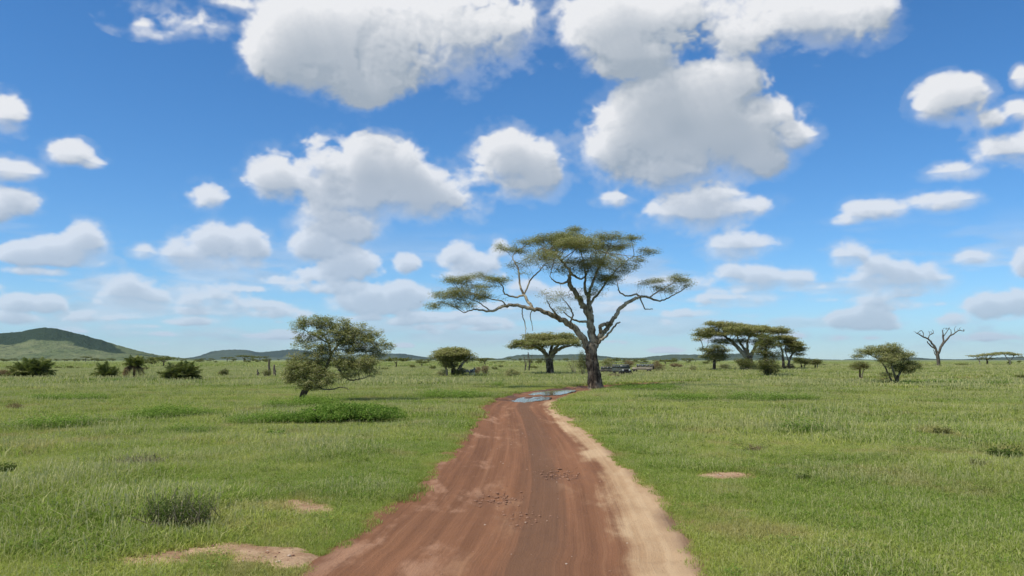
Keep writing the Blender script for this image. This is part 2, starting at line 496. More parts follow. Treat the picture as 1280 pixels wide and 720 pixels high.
G1 = (.235, .330, .052); G2 = (.410, .455, .100); GD = (.62, .58, .28); GL = (.135, .215, .034)
M_GRASS = grass_mat('grass_blades', G1, G2, GD, GL)
M_WEED = leaf_mat('weed_leaf', (.10, .155, .03), (.15, .19, .04), (.24, .24, .08), .8)
M_HERB = leaf_mat('herb_leaf', (.12, .21, .034), (.18, .275, .048), (.28, .35, .09), .8)

def ground_mat():
    m, t = new_mat('plain_ground')
    pos = t.n('ShaderNodeNewGeometry').outputs['Position']
    sepp = t.n('ShaderNodeSeparateXYZ', ins={0: pos})
    dist = t.n('ShaderNodeVectorMath', operation='LENGTH', ins={0: pos}).outputs['Value']
    far = t.ramp(dist, 60, 420)
    rs = attr(t, 'soil')
    soil = t.mix(t.noise(pos, 3.0, 4), (.12, .105, .045), (.24, .17, .095))
    thatch = t.mix(t.ramp(t.noise(pos, 6.0, 4), .35, .65), (.075, .10, .028), (.16, .17, .06))
    near = t.mix(t.ramp(t.noise(pos, 1.1, 4), .56, .70), thatch, soil)
    near = t.mix(t.m('MULTIPLY', rs, t.ramp(t.noise(pos, 2.5, 4), .3, .6)), near, (.34, .215, .125))
    n1 = t.ramp(t.noise(t.scale(pos, (1, .5, 0)), .035, 4), .38, .64)
    n2 = t.ramp(t.noise(t.scale(pos, (.35, 1, 0)), .012, 4), .42, .60)
    n3 = t.ramp(t.noise(t.scale(pos, (.5, .5, 0)), .25, 4), .35, .7)
    fc = t.mix(n1, (.200, .245, .052), (.300, .315, .088))
    fc = t.mix(n2, fc, (.175, .205, .072))
    fc = t.mix(t.m('MULTIPLY', n3, .45), fc, (.085, .130, .036))
    fc = t.mix(t.m('MULTIPLY', t.ramp(t.noise(t.scale(pos, (.12, 1, 0)), .006, 5, .6), .50, .62), .55), fc, (.075, .105, .040))
    v = t.ramp(dist, 1200, 3000)
    fc = t.mix(t.m('MULTIPLY', v, .7), fc, (.20, .225, .10))
    col = t.mix(far, near, fc)
    principled(t, col, .95, t.noise(pos, 9, 4), .05, .7, spec=.08)
    return m
M_GROUND = ground_mat()

def soil_mat():
    m, t = new_mat('bare_soil')
    pos = t.n('ShaderNodeNewGeometry').outputs['Position']
    c = t.mix(t.ramp(t.noise(pos, 2.2, 5, .65), .35, .65), (.30, .185, .105), (.48, .33, .205))
    c = t.mix(t.ramp(t.noise(pos, 14, 3), .55, .75), c, (.25, .135, .08))
    principled(t, c, .95, t.noise(pos, 16, 5, .65), .04, .9, spec=.1)
    return m
M_SOIL = soil_mat()

def road_mat():
    m, t = new_mat('red_dirt_road')
    A = attr(t, 'across'); S = attr(t, 'along'); wet = attr(t, 'wet'); dist_e = attr(t, 'edge')
    sv = t.n('ShaderNodeCombineXYZ', ins={0: t.m('MULTIPLY', A, 2.6), 1: t.m('MULTIPLY', S, .055)}).outputs[0]
    fine = t.n('ShaderNodeCombineXYZ', ins={0: A, 1: S}).outputs[0]
    streak = t.noise(sv, 1.3, 6, .62, '2D')
    streak2 = t.noise(t.n('ShaderNodeCombineXYZ', ins={0: t.m('MULTIPLY', A, 9.0), 1: t.m('MULTIPLY', S, .07)}).outputs[0], 1.0, 4, .6, '2D')
    blot = t.noise(t.n('ShaderNodeCombineXYZ', ins={0: A, 1: t.m('MULTIPLY', S, .30)}).outputs[0], 1.1, 6, .62, '2D')
    grit = t.noise(fine, 26, 4, .7, '2D')
    c = t.mix(t.ramp(streak, .30, .72), (.168, .075, .035), (.232, .106, .051))
    c = t.mix(t.m('MULTIPLY', t.ramp(streak2, .54, .78), .25), c, (.33, .175, .090))
    c = t.mix(t.m('MULTIPLY', t.ramp(blot, .56, .74), .5), c, (.345, .195, .105))
    # grey brown compacted centre band
    cb = t.m('ADD', t.m('ABSOLUTE', t.m('SUBTRACT', A, .28)), t.m('MULTIPLY', t.m('SUBTRACT', streak, .5), .7))
    cband = t.m('SUBTRACT', 1.0, t.ramp(cb, .12, .58))
    c = t.mix(t.m('MULTIPLY', cband, .85), c, (.152, .078, .041))
    # dry pale shoulder on the right
    sh = t.m('ADD', A, t.m('ADD', t.m('MULTIPLY', t.m('SUBTRACT', blot, .5), .9), t.m('MULTIPLY', t.m('SUBTRACT', streak, .5), .5)))
    shoulder = t.m('MULTIPLY', t.ramp(sh, 1.22, 1.62), t.m('SUBTRACT', 1.0, t.ramp(S, 46, 56)))
    sc_ = t.mix(t.m('ADD', t.m('MULTIPLY', t.ramp(streak2, .35, .7), .35), t.m('MULTIPLY', t.ramp(blot, .4, .62), .65)), (.37, .235, .125), (.48, .335, .195))
    c = t.mix(shoulder, c, sc_)
    # pale dusty spots left of the middle
    lf = t.m('MULTIPLY', t.ramp(t.m('MULTIPLY', A, -1), .45, 1.2), t.ramp(blot, .5, .66))
    c = t.mix(t.m('MULTIPLY', lf, .6), c, (.40, .225, .135))
    edge = t.m('MULTIPLY', t.ramp(dist_e, -.35, .02), t.ramp(blot, .38, .6))
    c = t.mix(t.m('MULTIPLY', edge, .6), c, (.13, .062, .038))
    c = t.mix(t.m('MULTIPLY', t.ramp(grit, .60, .75), .45), c, (.10, .05, .032))
    c = t.mix(t.m('MULTIPLY', t.ramp(grit, .32, .22), .35), c, (.44, .28, .18))
    c = t.mix(t.m('MULTIPLY', wet, .8), c, (.070, .036, .022))
    hh = t.m('ADD', t.m('MULTIPLY', grit, .5), t.m('ADD', t.m('MULTIPLY', streak2, .6), t.m('MULTIPLY', blot, .6)))
    rough = t.m('SUBTRACT', .92, t.m('MULTIPLY', wet, .35))
    principled(t, c, rough, hh, .035, .8, spec=.2)
    return m
M_ROAD = road_mat()

def bark_mat(name, c1, c2, c3, sc=1.0, side=0):
    m, t = new_mat(name)
    pos = t.n('ShaderNodeTexCoord').outputs['Object']
    n = t.noise(t.scale(pos, (1, 1, .22)), 5 * sc, 5, .65)
    n2 = t.noise(pos, 1.3 * sc, 3)
    c = t.mix(t.ramp(n, .38, .62), c1, c2)
    c = t.mix(t.ramp(n2, .45, .65), c, c3)
    principled(t, c, .9, n, .08, 1.0, spec=.15)
    return m
M_BARK = bark_mat('acacia_bark', (.12, .095, .062), (.36, .305, .21), (.44, .385, .28))
M_BARKT = bark_mat('trunk_bark', (.028, .021, .015), (.12, .09, .062), (.25, .205, .145), 1.2)
M_TWIG = bark_mat('twig_bark', (.17, .14, .095), (.36, .31, .22), (.24, .20, .14), 2)
M_DEAD = bark_mat('dead_wood', (.06, .052, .04), (.17, .145, .11), (.11, .095, .075), 2)
M_LEAF = leaf_mat('acacia_leaf', (.225, .24, .098), (.315, .31, .125), (.46, .44, .25), .35)
M_LEAFD = leaf_mat('umbrella_leaf', (.235, .25, .09), (.33, .31, .115), (.42, .38, .20), .3)
M_LEAFG = leaf_mat('grey_thorn_leaf', (.22, .24, .08), (.33, .33, .125), (.50, .47, .28), .6)
M_LEAFB = leaf_mat('bush_leaf', (.12, .145, .04), (.18, .19, .055), (.26, .24, .11), .6)
M_LEAFR = leaf_mat('dry_leaf', (.20, .145, .07), (.27, .20, .10), (.33, .27, .17), .6)
M_PALM = leaf_mat('palm_leaf', (.135, .175, .045), (.21, .235, .07), (.34, .33, .15), .9, .25)
M_PALMDRY = leaf_mat('dry_palm_leaf', (.22, .17, .085), (.30, .23, .12), (.36, .30, .18), .9, .2)

# ------------------------------------------------------------------ ground sheet
def build_ground():
    th = np.concatenate([np.arange(-42, 42, .45), np.arange(42, 318, 4.0)])
    th = np.radians(th)
    r = np.concatenate([[.5, 2, 4], np.arange(5.5, 60, .55), np.geomspace(60.5, 600, 120), np.geomspace(640, 32000, 50)])
    R, TH = np.meshgrid(r, th, indexing='ij')
    X = R * np.sin(TH); Y = R * np.cos(TH)
    Z = gz(X, Y)
    rd = road_dist(X, Y).reshape(X.shape)
    Z = Z - .26 * (1 - sstep(-.40, .22, rd))
    # drainage hollow left of the puddle
    hollow = np.exp(-((Y - 54.3 - .15 * X) / .9) ** 2) * sstep(-7, -4, X) * (1 - sstep(2, 3.5, X))
    Z = Z - .28 * hollow
    n0, n1 = R.shape
    V = np.stack([X, Y, Z], -1).reshape(-1, 3)
    soil = np.exp(-(np.maximum(rd, 0) / .45) ** 2).ravel()
    a = np.arange(n0 - 1)[:, None] * n1 + np.arange(n1)[None]
    b = np.arange(n0 - 1)[:, None] * n1 + (np.arange(n1)[None] + 1) % n1
    F = np.stack([a, b, b + n1, a + n1], -1).reshape(-1, 4)[:, ::-1]
    V = np.vstack([V, [[0, 0, float(gz(0, 0)) - .2]]])
    c = np.arange(n1); F2 = np.stack([c, (c + 1) % n1, np.full(n1, len(V) - 1)], 1)
    o = mesh_np('ground', V, [F, F2], M_GROUND, smooth=True, attrs={'soil': np.append(soil, 1)})
    tag(o, kind='structure')
build_ground()

def road_relief(A, S, hw):
    """relief of the road surface over the terrain"""
    z = -.05 - .02 * np.cos(A / hw * PI * .5)
    for c, wd, dep in ((-.95, .28, .045), (1.0, .30, .04), (.25, .35, .018)):
        cc = c + (fbm(S / 9, S * 0 + c * 7, 31, 2) - .5) * .35
        z = z - dep * np.exp(-((A - cc) / wd) ** 2) * (.6 + .8 * fbm(S / 4, S * 0 + c, 35, 2))
    z = z + (fbm(A * 2.5, S * .8, 37, 4) - .5) * .05 + (fbm(A * 7, S * 4, 38, 4) - .5) * .038
    for (x0, y0, rr, d) in ((-.62, 16.2, .38, .085), (.72, 19.4, .50, .10), (-.2, 14.0, .35, .03)):
        z = z - d * np.exp(-(((A - x0) / rr) ** 2 + ((S - y0) / (rr * 2.2)) ** 2)) + d * 1.0 * (fbm(A * 14, S * 12, 39, 2) - .5) * np.exp(-(((A - x0) / rr / 1.3) ** 2 + ((S - y0) / (rr * 2.6)) ** 2))
    return z
def build_road():
    # resample the centre line: fine near, coarser far
    L = np.concatenate([[0], np.cumsum(np.hypot(*np.diff(RC[:, :2], axis=0).T))])
    y0 = np.interp(0, RC[:, 1], L)
    s = [0.0]
    while s[-1] < L[-1] - .5:
        d = max(6, s[-1] - 5); s.append(s[-1] + max(.09, d * .0085))
    s = np.array(s)
    cx = np.interp(s, L, RC[:, 0]); cy = np.interp(s, L, RC[:, 1]); hw = np.interp(s, L, RC[:, 2])
    tx = np.gradient(cx); ty = np.gradient(cy); l = np.hypot(tx, ty); nx, ny = ty / l, -tx / l
    e = np.concatenate([np.linspace(-1.16, 1.16, 73)])
    wob_l = (fbm(s / 1.3, s * 0 + 2, 51, 4) - .5) * .5; wob_r = (fbm(s / 1.5, s * 0 + 8, 52, 4) - .5) * .5
    half = hw[:, None] + np.where(e[None] < 0, wob_l[:, None], wob_r[:, None])
    A = e[None] * hw[:, None] * (1 + 0 * half) + (half - hw[:, None]) * np.sign(e[None]) * np.abs(e[None]) ** 5
    X = cx[:, None] + nx[:, None] * A; Y = cy[:, None] + ny[:, None] * A
    Sg = Y if False else np.repeat((s - y0)[:, None], len(e), 1)
    Z = gz(X, Y) + road_relief(A, Sg, hw[:, None])
    ed = np.abs(A) - half
    Z = Z + .055 * sstep(-.9, -.1, ed) - .14 * sstep(-.12, half * .12, ed)
    wetf = np.exp(-((Y - 54.3 - .15 * X) / .75) ** 2) * (X < 3.6) + .85 * sstep(.45, .62, fbm(X / 2, Y / 3, 57, 3)) * sstep(53, 57, Sg) * (1 - sstep(74, 80, Sg))
    pit = sum(np.exp(-(((A - a_) / r_) ** 2 + ((Sg - s_) / (r_ * 1.8)) ** 2)) for a_, s_, r_ in ((-.62, 16.2, .34), (.70, 19.4, .42)))
    wetf = wetf + .75 * pit * sstep(.42, .60, fbm(A * 8, Sg * 5, 59, 3))
    Z = Z - .14 * np.exp(-((Y - 54.3 - .15 * X) / .7) ** 2)
    low = sstep(54.5, 57, Sg) * (1 - sstep(69, 73, Sg))
    Z = Z - low * .07 * sstep(.38, .6, fbm(X / 2.3 + 5, Y / 5, 58, 3)) + low * .06 * (fbm(X * 1.1, Y * .5, 62, 4) - .5)
    n0, n1 = X.shape
    V = np.stack([X, Y, Z], -1).reshape(-1, 3)
    a = np.arange(n0 - 1)[:, None] * n1 + np.arange(n1 - 1)[None]
    F = np.stack([a, a + 1, a + n1 + 1, a + n1], -1).reshape(-1, 4)
    o = mesh_np('dirt_road', V, F, M_ROAD, attrs={'across': A.ravel(), 'along': Sg.ravel(), 'wet': np.clip(wetf, 0, 1).ravel(), 'edge': ed.ravel()}, smooth=True)
    tag(o, kind='structure')
build_road()

def road_z(x, y):
    i = np.argmin(np.hypot(RC[:, 0] - x, RC[:, 1] - y))
    t = RC[min(i + 1, len(RC) - 1), :2] - RC[max(i - 1, 0), :2]; t /= np.linalg.norm(t)
    A = (x - RC[i, 0]) * t[1] - (y - RC[i, 1]) * t[0]
    return float(gz(x, y) + road_relief(np.array(A), np.array(y), RC[i, 2]))

# puddles: water sheets with wavering outline
def water_mat():
    m, t = new_mat('muddy_water')
    pos = t.n('ShaderNodeNewGeometry').outputs['Position']
    p = principled(t, (.17, .125, .09), .05, t.noise(pos, 4, 3), .010, .4, spec=1.0)
    p.inputs['IOR'].default_value = 1.33
    return m
M_WATER = water_mat()
def outline_sheet(name, pts_px, mat, dz, z_fn=None, n=60, wob=.12, seed=1, res=9):
    P = np.array([ground_at(a, b)[:2] for a, b in pts_px])
    P = _spl(np.vstack([P, P[:1]]), 8)[:-1]
    c = P.mean(0)
    k = 1 + (fbm(P[:, 0] * 1.1, P[:, 1] * .8, seed, 3) - .5) * wob * 2
    P = c + (P - c) * k[:, None]
    V = []; m = len(P)
    for j in range(1, res + 1): V.append(c + (P - c) * (j / res))
    V = np.vstack(V + [c[None]])
    z = z_fn(V) if z_fn else gz(V[:, 0], V[:, 1]) + dz
    V3 = np.column_stack([V, z])
    a = np.arange(res - 1)[:, None] * m + np.arange(m)[None]; b = np.arange(res - 1)[:, None] * m + (np.arange(m)[None] + 1) % m
    F = np.stack([a, b, b + m, a + m], -1).reshape(-1, 4)
    q = np.arange(m); F2 = np.stack([np.full(m, len(V3) - 1), q, (q + 1) % m][::1], 1)
    return mesh_np(name, V3, [F[:, ::-1], F2], mat, smooth=True)
def puddle(px_pts, label, dz):
    P = np.array([ground_at(a, b) for a, b in px_pts])
    c_ = P.mean(0); pts = [c_ + (p - c_) * q for p in P for q in (.2, .5, .8)]
    zl = float(np.quantile([road_z(p[0], p[1]) for p in pts], .62))
    o = outline_sheet('puddle', px_pts, M_WATER, 0, lambda V: np.full(len(V), zl), wob=.18, seed=int(px_pts[0][0]))
    tag(o, label, 'puddle', kind=None)
    tag(o, group='rain puddles on the dirt road')
puddle([(640,500.2),(652,495.4),(668,494.2),(682,494.4),(690,496.0),(682,498.2),(668,500.2),(655,501.4)], 'grey rain puddle nearer the camera across the red dirt road', -.055)
puddle([(656,492.0),(676,488.6),(700,486.4),(722,486.2),(714,488.8),(704,491.4),(690,493.2),(672,492.8)], 'longer blue rain puddle where the dirt road bends right towards the big acacia', -.055)
puddle([(690,498.6),(700,496.4),(706,494.8),(712,494.6),(706,497.2),(698,499.2)], 'smallest muddy puddle on the right verge of the dirt road', -.06)

# bare soil patches
for i, (cx, cy, rx, ry) in enumerate(PATCH):
    n = 46; res = 14
    ang = np.arange(n) / n * 2 * PI
    V = []
    for j in range(1, res + 1):
        V.append(np.stack([cx + np.cos(ang) * rx * 1.45 * j / res, cy + np.sin(ang) * ry * 1.45 * j / res], 1))
    V = np.vstack(V + [np.array([[cx, cy]])])
    z = gz(V[:, 0], V[:, 1]) + .05 * sstep(-.1, .5, bare_mask(V[:, 0], V[:, 1])) - .028 + (fbm(V[:, 0] * 5, V[:, 1] * 5, 91, 2) - .5) * .03
    a = np.arange(res - 1)[:, None] * n + np.arange(n)[None]; b = np.arange(res - 1)[:, None] * n + (np.arange(n)[None] + 1) % n
    F = np.stack([a, b, b + n, a + n], -1).reshape(-1, 4)[:, ::-1]
    q = np.arange(n); F2 = np.stack([np.full(n, len(V) - 1), q, (q + 1) % n], 1)
    o = mesh_np('bare_soil', np.column_stack([V, z]), [F, F2], M_SOIL, smooth=True)
    tag(o, kind='structure')

# ------------------------------------------------------------------ scatter with geometry nodes
def scatter(name, P, rot, scl, idx, tint, protos, label, cat):
    me = bpy.data.meshes.new(name)
    me.vertices.add(len(P)); me.vertices.foreach_set('co', np.asarray(P, np.float32).ravel())
    for k, typ, a in (('rz', 'FLOAT', rot), ('scl', 'FLOAT', scl), ('tint', 'FLOAT', tint)):
        x = me.attributes.new(k, typ, 'POINT'); x.data.foreach_set('value', np.asarray(a, np.float32))
    x = me.attributes.new('idx', 'INT', 'POINT'); x.data.foreach_set('value', np.asarray(idx, np.int32))
    ob = bpy.data.objects.new(name, me); COL.objects.link(ob)
    pc = bpy.data.collections.new(name + '_kinds')
    for p in protos:
        for c in list(p.users_collection): c.objects.unlink(p)
        pc.objects.link(p)
    g = bpy.data.node_groups.new(name + '_scatter', 'GeometryNodeTree')
    g.interface.new_socket('Geometry', in_out='INPUT', socket_type='NodeSocketGeometry')
    g.interface.new_socket('Geometry', in_out='OUTPUT', socket_type='NodeSocketGeometry')
    N = g.nodes; Lk = g.links
    gi = N.new('NodeGroupInput'); go = N.new('NodeGroupOutput')
    ip = N.new('GeometryNodeInstanceOnPoints'); ci = N.new('GeometryNodeCollectionInfo')
    ci.inputs['Collection'].default_value = pc; ci.inputs['Separate Children'].default_value = True; ci.inputs['Reset Children'].default_value = True
    def na(k, typ='FLOAT'):
        n = N.new('GeometryNodeInputNamedAttribute'); n.data_type = typ; n.inputs['Name'].default_value = k; return n.outputs['Attribute']
    Lk.new(gi.outputs[0], ip.inputs['Points']); Lk.new(ci.outputs[0], ip.inputs['Instance'])
    ip.inputs['Pick Instance'].default_value = True
    Lk.new(na('idx', 'INT'), ip.inputs['Instance Index'])
    cx = N.new('ShaderNodeCombineXYZ'); Lk.new(na('rz'), cx.inputs[2]); Lk.new(cx.outputs[0], ip.inputs['Rotation'])
    Lk.new(na('scl'), ip.inputs['Scale'])
    Lk.new(ip.outputs[0], go.inputs[0])
    md = ob.modifiers.new('scatter', 'NODES'); md.node_group = g
    return tag(ob, label, cat, kind='stuff')

def blades(n, R, h0, h1, w0, lean=.5, dryp=.25, seed=0, heads=0):
    r = np.random.default_rng(seed)
    rad = R * np.sqrt(r.random(n)); th = r.random(n) * 2 * PI
    x = rad * np.cos(th); y = rad * np.sin(th)
    h = h0 + (h1 - h0) * r.random(n) ** 1.4
    d = r.random(n) * 2 * PI; ln = lean * h * (.3 + r.random(n))
    f = d + PI / 2 + r.normal(0, .5, n); wx = np.cos(f) * w0 * .5; wy = np.sin(f) * w0 * .5
    dx = np.cos(d); dy = np.sin(d); z0 = -.03
    P = np.empty((n, 5, 3))
    P[:, 0] = np.stack([x - wx, y - wy, np.full(n, z0)], 1); P[:, 1] = np.stack([x + wx, y + wy, np.full(n, z0)], 1)
    mx = x + dx * ln * .3; my = y + dy * ln * .3; mz = h * .6
    P[:, 2] = np.stack([mx + wx * .8, my + wy * .8, mz], 1); P[:, 3] = np.stack([mx - wx * .8, my - wy * .8, mz], 1)
    P[:, 4] = np.stack([x + dx * ln, y + dy * ln, h * (1 - .15 * r.random(n))], 1)
    b = np.arange(n)[:, None] * 5
    Q = b + np.array([[0, 1, 2, 3]]); T = b + np.array([[3, 2, 4]])
    c = np.repeat(r.random(n), 5); hh = np.tile([0, 0, .6, .6, 1], n)
    V = P.reshape(-1, 3)
    Fs = [Q, T]
    if heads:                                         # thin seed stems standing over the leaves
        k = heads; rad = R * np.sqrt(r.random(k)); th = r.random(k) * 2 * PI
        x = rad * np.cos(th); y = rad * np.sin(th); H = h1 * (1.1 + .45 * r.random(k)); d = r.random(k) * 2 * PI
        ww = w0 * .45; f = r.random(k) * 2 * PI
        tx = x + np.cos(d) * H * .22; ty = y + np.sin(d) * H * .22
        S = np.empty((k, 6, 3))
        ox = np.cos(f) * ww; oy = np.sin(f) * ww
        S[:, 0] = np.stack([x - ox * .4, y - oy * .4, 0 * x], 1); S[:, 1] = np.stack([x + ox * .4, y + oy * .4, 0 * x], 1)
        S[:, 2] = np.stack([x + (tx - x) * .7 + ox * .4, y + (ty - y) * .7 + oy * .4, H * .8], 1); S[:, 3] = np.stack([x + (tx - x) * .7 - ox * .4, y + (ty - y) * .7 - oy * .4, H * .8], 1)
        S[:, 4] = np.stack([tx + ox * 1.3, ty + oy * 1.3, H * .93], 1); S[:, 5] = np.stack([tx * 1.0, ty, H], 1)
        b = np.arange(k)[:, None] * 6 + len(V)
        V = np.vstack([V, S.reshape(-1, 3)]); Fs = [np.vstack([Q, b + np.array([[0, 1, 2, 3]]), b + np.array([[3, 2, 4, 5]])]), T]
        c = np.concatenate([c, np.repeat(.85 + .15 * r.random(k), 6)]); hh = np.concatenate([hh, np.ones(6 * k)])
    return V, Fs, {'c': c, 'h': hh}
def herb(n, R, H, s, seed=0):
    """leafy ground herb: broad small leaves on a low mound"""
    r = np.random.default_rng(seed)
    rad = R * np.sqrt(r.random(n)); th = r.random(n) * 2 * PI
    C = np.stack([rad * np.cos(th), rad * np.sin(th), H * (r.random(n) ** .7) * (1 - .5 * (rad / R) ** 2)], 1)
    return leaf_quads(C, s, s * .55, 1, .02, .02, r, up=.8)
def leaf_quads(C, ln, wd, k, rh, rv, r, up=.6, size_var=.5):
    """k narrow leaf faces round each point of C"""
    n = len(C) * k
    P = np.repeat(C, k, 0) + np.stack([r.normal(0, rh, n), r.normal(0, rh, n), r.normal(0, rv, n)], 1)
    th = r.random(n) * 2 * PI; tilt = r.normal(0, 1 - up, n) * 1.0
    D = np.stack([np.cos(th) * np.cos(tilt), np.sin(th) * np.cos(tilt), np.sin(tilt)], 1)
    Nn = r.normal(0, 1, (n, 3)) * (1 - up) + np.array([0, 0, up]); W_ = np.cross(D, Nn); W_ /= np.linalg.norm(W_, axis=1)[:, None] + 1e-9
    L = ln * (1 - size_var / 2 + size_var * r.random(n))[:, None]; Wd = wd * (1 - size_var / 2 + size_var * r.random(n))[:, None]
    V = np.empty((n, 4, 3))
    V[:, 0] = P - D * L / 2; V[:, 1] = P + W_ * Wd / 2; V[:, 2] = P + D * L / 2; V[:, 3] = P - W_ * Wd / 2
    F = np.arange(n)[:, None] * 4 + np.array([[0, 1, 2, 3]])
    return V.reshape(-1, 3), F, {'c': np.repeat(r.random(n), 4), 'h': np.ones(4 * n)}

def wedge_points(n, r0, r1, half=37, power=2.0, seed=0):
    r = np.random.default_rng(seed)
    rr = (r0 ** power + (r1 ** power - r0 ** power) * r.random(n)) ** (1 / power)
    th = np.radians(r.uniform(-half, half, n))
    return rr * np.sin(th), rr * np.cos(th), r
HERBS = [  # lush dark herb beds: px, py, rx px, ry px
 (430,520,75,9),(380,508,40,6),(340,527,40,6),(560,497,50,3.5),(210,520,60,5),(60,535,60,8),(240,540,30,4),(810,487,45,3.5),(850,500,40,4),
 (1130,481,30,3.5),(1010,540,40,4),(960,500,60,3),(1190,480,50,2.5),(90,500,40,3),(150,478,30,2),(400,478,20,2),(620,482,10,2)]
HB = []
for (px, py, rx, ry) in HERBS:
    p = ground_at(px, py); a = ground_at(px, py - ry)[1]; b = ground_at(px, py + ry)[1]
    HB.append((p[0], (a + b) / 2, rx * p[1] / FPX, (a - b) / 2))
def herb_mask(x, y):
    m = np.zeros(np.shape(x)); wob = (fbm(np.asarray(x) * .5, np.asarray(y) * .35, 67, 3) - .5) * 1.6
    for (cx, cy, rx, ry) in HB:
        m = np.maximum(m, sstep(-.1, .7, 1 - ((x - cx) / rx) ** 2 - ((y - cy) / ry) ** 2 + wob))
    return m

TALL = [(225, 672, .7, 1.3), (200, 640, 1.2, 1.2), (290, 650, .6, .9), (150, 640, .8, .5), (60, 610, 1.6, .5), (172, 575, 1.3, .6), (330, 570, 1.6, .4), (20, 560, 2, .5), (1220, 585, 1.2, .7), (1180, 540, 2.2, .5), (940, 530, 2.5, .4), (1040, 640, .9, .4), (800, 495, 3, .5), (1250, 490, 4, .6)]
TALL = [(*ground_at(a, b)[:2], c, d) for a, b, c, d in TALL]
def tall_spots(x, y):
    return sum(d * np.exp(-((x - a) ** 2 + ((y - b) / 1.3) ** 2) / c ** 2) for a, b, c, d in TALL)
def grass_field(name, n, r0, r1, protos, base, label, power=2.0, seed=1, half=37, edge=-.10, lush_gain=.9, idxw=None, rough_edge=.35):
    x, y, r = wedge_points(n, r0, r1, half, power, seed)
    rd = road_dist(x, y)
    e = (fbm(x * 1.2, y * .7, 71, 3) - .5) * rough_edge * 2
    keep = rd > edge + e * .6
    bm = bare_mask(x, y); keep &= r.random(len(x)) > bm * .97
    sparse = sstep(.60, .75, fbm(x / 2.2, y / 3.0, 73, 3)) * .45
    keep &= r.random(len(x)) > sparse * (r0 < 40)
    x, y, rd, bm = x[keep], y[keep], rd[keep], bm[keep]
    lu = lush(x, y) * .72; hm = herb_mask(x, y)
    t = np.clip(lu * (.3 + r.random(len(x)) * .7) + hm * .75, 0, 1)
    sc = base * (.65 + .6 * r.random(len(x))) * (1 + lush_gain * lu + .25 * hm) * (.62 + .38 * sstep(.0, 1.0, rd)) * (1 + tall_spots(x, y)) * (1 - .5 * bm)
    sc = sc * (.55 + .9 * fbm(x / 2.2, y / 2.2, 75, 3))
    k = r.integers(0, len(protos), len(x)) if idxw is None else r.choice(len(protos), len(x), p=idxw)
    return scatter(name, np.stack([x, y, gz(x, y)], 1), r.random(len(x)) * 2 * PI, sc, k, t, protos, label, 'grass')

def proto(name, data, mat):
    V, F, at_ = data
    return mesh_np(name, V, F, mat, attrs=at_)
near = [proto('grass_tuft', blades(170, .34, .018, .085, .0075, 1.2, seed=i, heads=(0, 5, 12, 0, 3)[i]), M_GRASS) for i in range(5)]
mid = [proto('grass_clump', blades(185, .60, .035, .13, .017, .95, seed=20 + i, heads=(6, 2, 14)[i]), M_GRASS) for i in range(3)]
farp = [proto('grass_stand', blades(180, 1.5, .07, .20, .06, .6, seed=40 + i, heads=(16, 30, 6)[i]), M_GRASS) for i in range(3)]
vfar = [proto('grass_mass', blades(120, 4.5, .10, .30, .24, .5, seed=60 + i, heads=(12, 0)[i]), M_GRASS) for i in range(2)]
grass_field('short_grass', 54000, 7.5, 34, near, 1.0, 'short green grass beside the dirt road in the foreground', 1.75, 1, 47, idxw=[.3, .2, .12, .25, .13])
grass_field('tall_grass', 33000, 26, 95, mid, 1.0, 'knee high green grass round the trees and the bend of the road', 1.55, 2, 46)
grass_field('plain_grass', 26000, 80, 300, farp, 1.0, 'yellow green grass covering the plain behind the trees', 1.5, 3, 46, edge=.3)
grass_field('distant_grass', 11500, 270, 900, vfar, 1.0, 'distant pale grass towards the foot of the hills', 1.4, 4, 46, edge=2)

def herb_field():
    hp = [proto('herb_clump', herb(200, .42, .25, .055, 80 + i), M_HERB) for i in range(3)]
    x, y, r = wedge_points(52000, 22, 110, 36, 1.4, 9)
    hm = herb_mask(x, y); keep = (r.random(len(x)) < hm ** 1.5 * .42) & (road_dist(x, y) > .1)
    x, y, hm = x[keep], y[keep], hm[keep]
    scatter('ground_herbs', np.stack([x, y, gz(x, y)], 1), r.random(len(x)) * 6.28, .8 + .9 * r.random(len(x)) * (.4 + hm), r.integers(0, 3, len(x)), hm * 0, hp,
            'dark leafy herbs growing in low beds through the grass', 'herbs')
    hp2 = [proto('low_herb', herb(60, .12, .10, .03, 90 + i), M_HERB) for i in range(2)]
    x, y, r = wedge_points(5200, 8, 32, 38, 1.8, 10)
    keep = (road_dist(x, y) > .1) & (r.random(len(x)) < .25 + .75 * lush(x, y)) & (bare_mask(x, y) < .6)
    x, y = x[keep], y[keep]
    scatter('low_herbs', np.stack([x, y, gz(x, y)], 1), r.random(len(x)) * 6.28, .7 + .9 * r.random(len(x)), r.integers(0, 2, len(x)), x * 0, hp2,
            'small broad leaved weeds scattered in the foreground grass', 'herbs')
    hp3 = [proto('weed_clump', herb(110, .22, .22, .05, 95 + i), M_WEED) for i in range(3)]
    x, y, r = wedge_points(2600, 16, 150, 37, 1.3, 12)
    keep = (road_dist(x, y) > .4) & (r.random(len(x)) < .12 + .88 * sstep(.45, .7, fbm(x / 6, y / 10, 19, 3)))
    x, y = x[keep], y[keep]
    scatter('scattered_weeds', np.stack([x, y, gz(x, y)], 1), r.random(len(x)) * 6.28, (.35 + 1.1 * r.random(len(x)) ** 2) * (.7 + y / 90), r.integers(0, 3, len(x)), x * 0, hp3,
            'small dark weed clumps dotted over the grass plain', 'weeds')
herb_field()

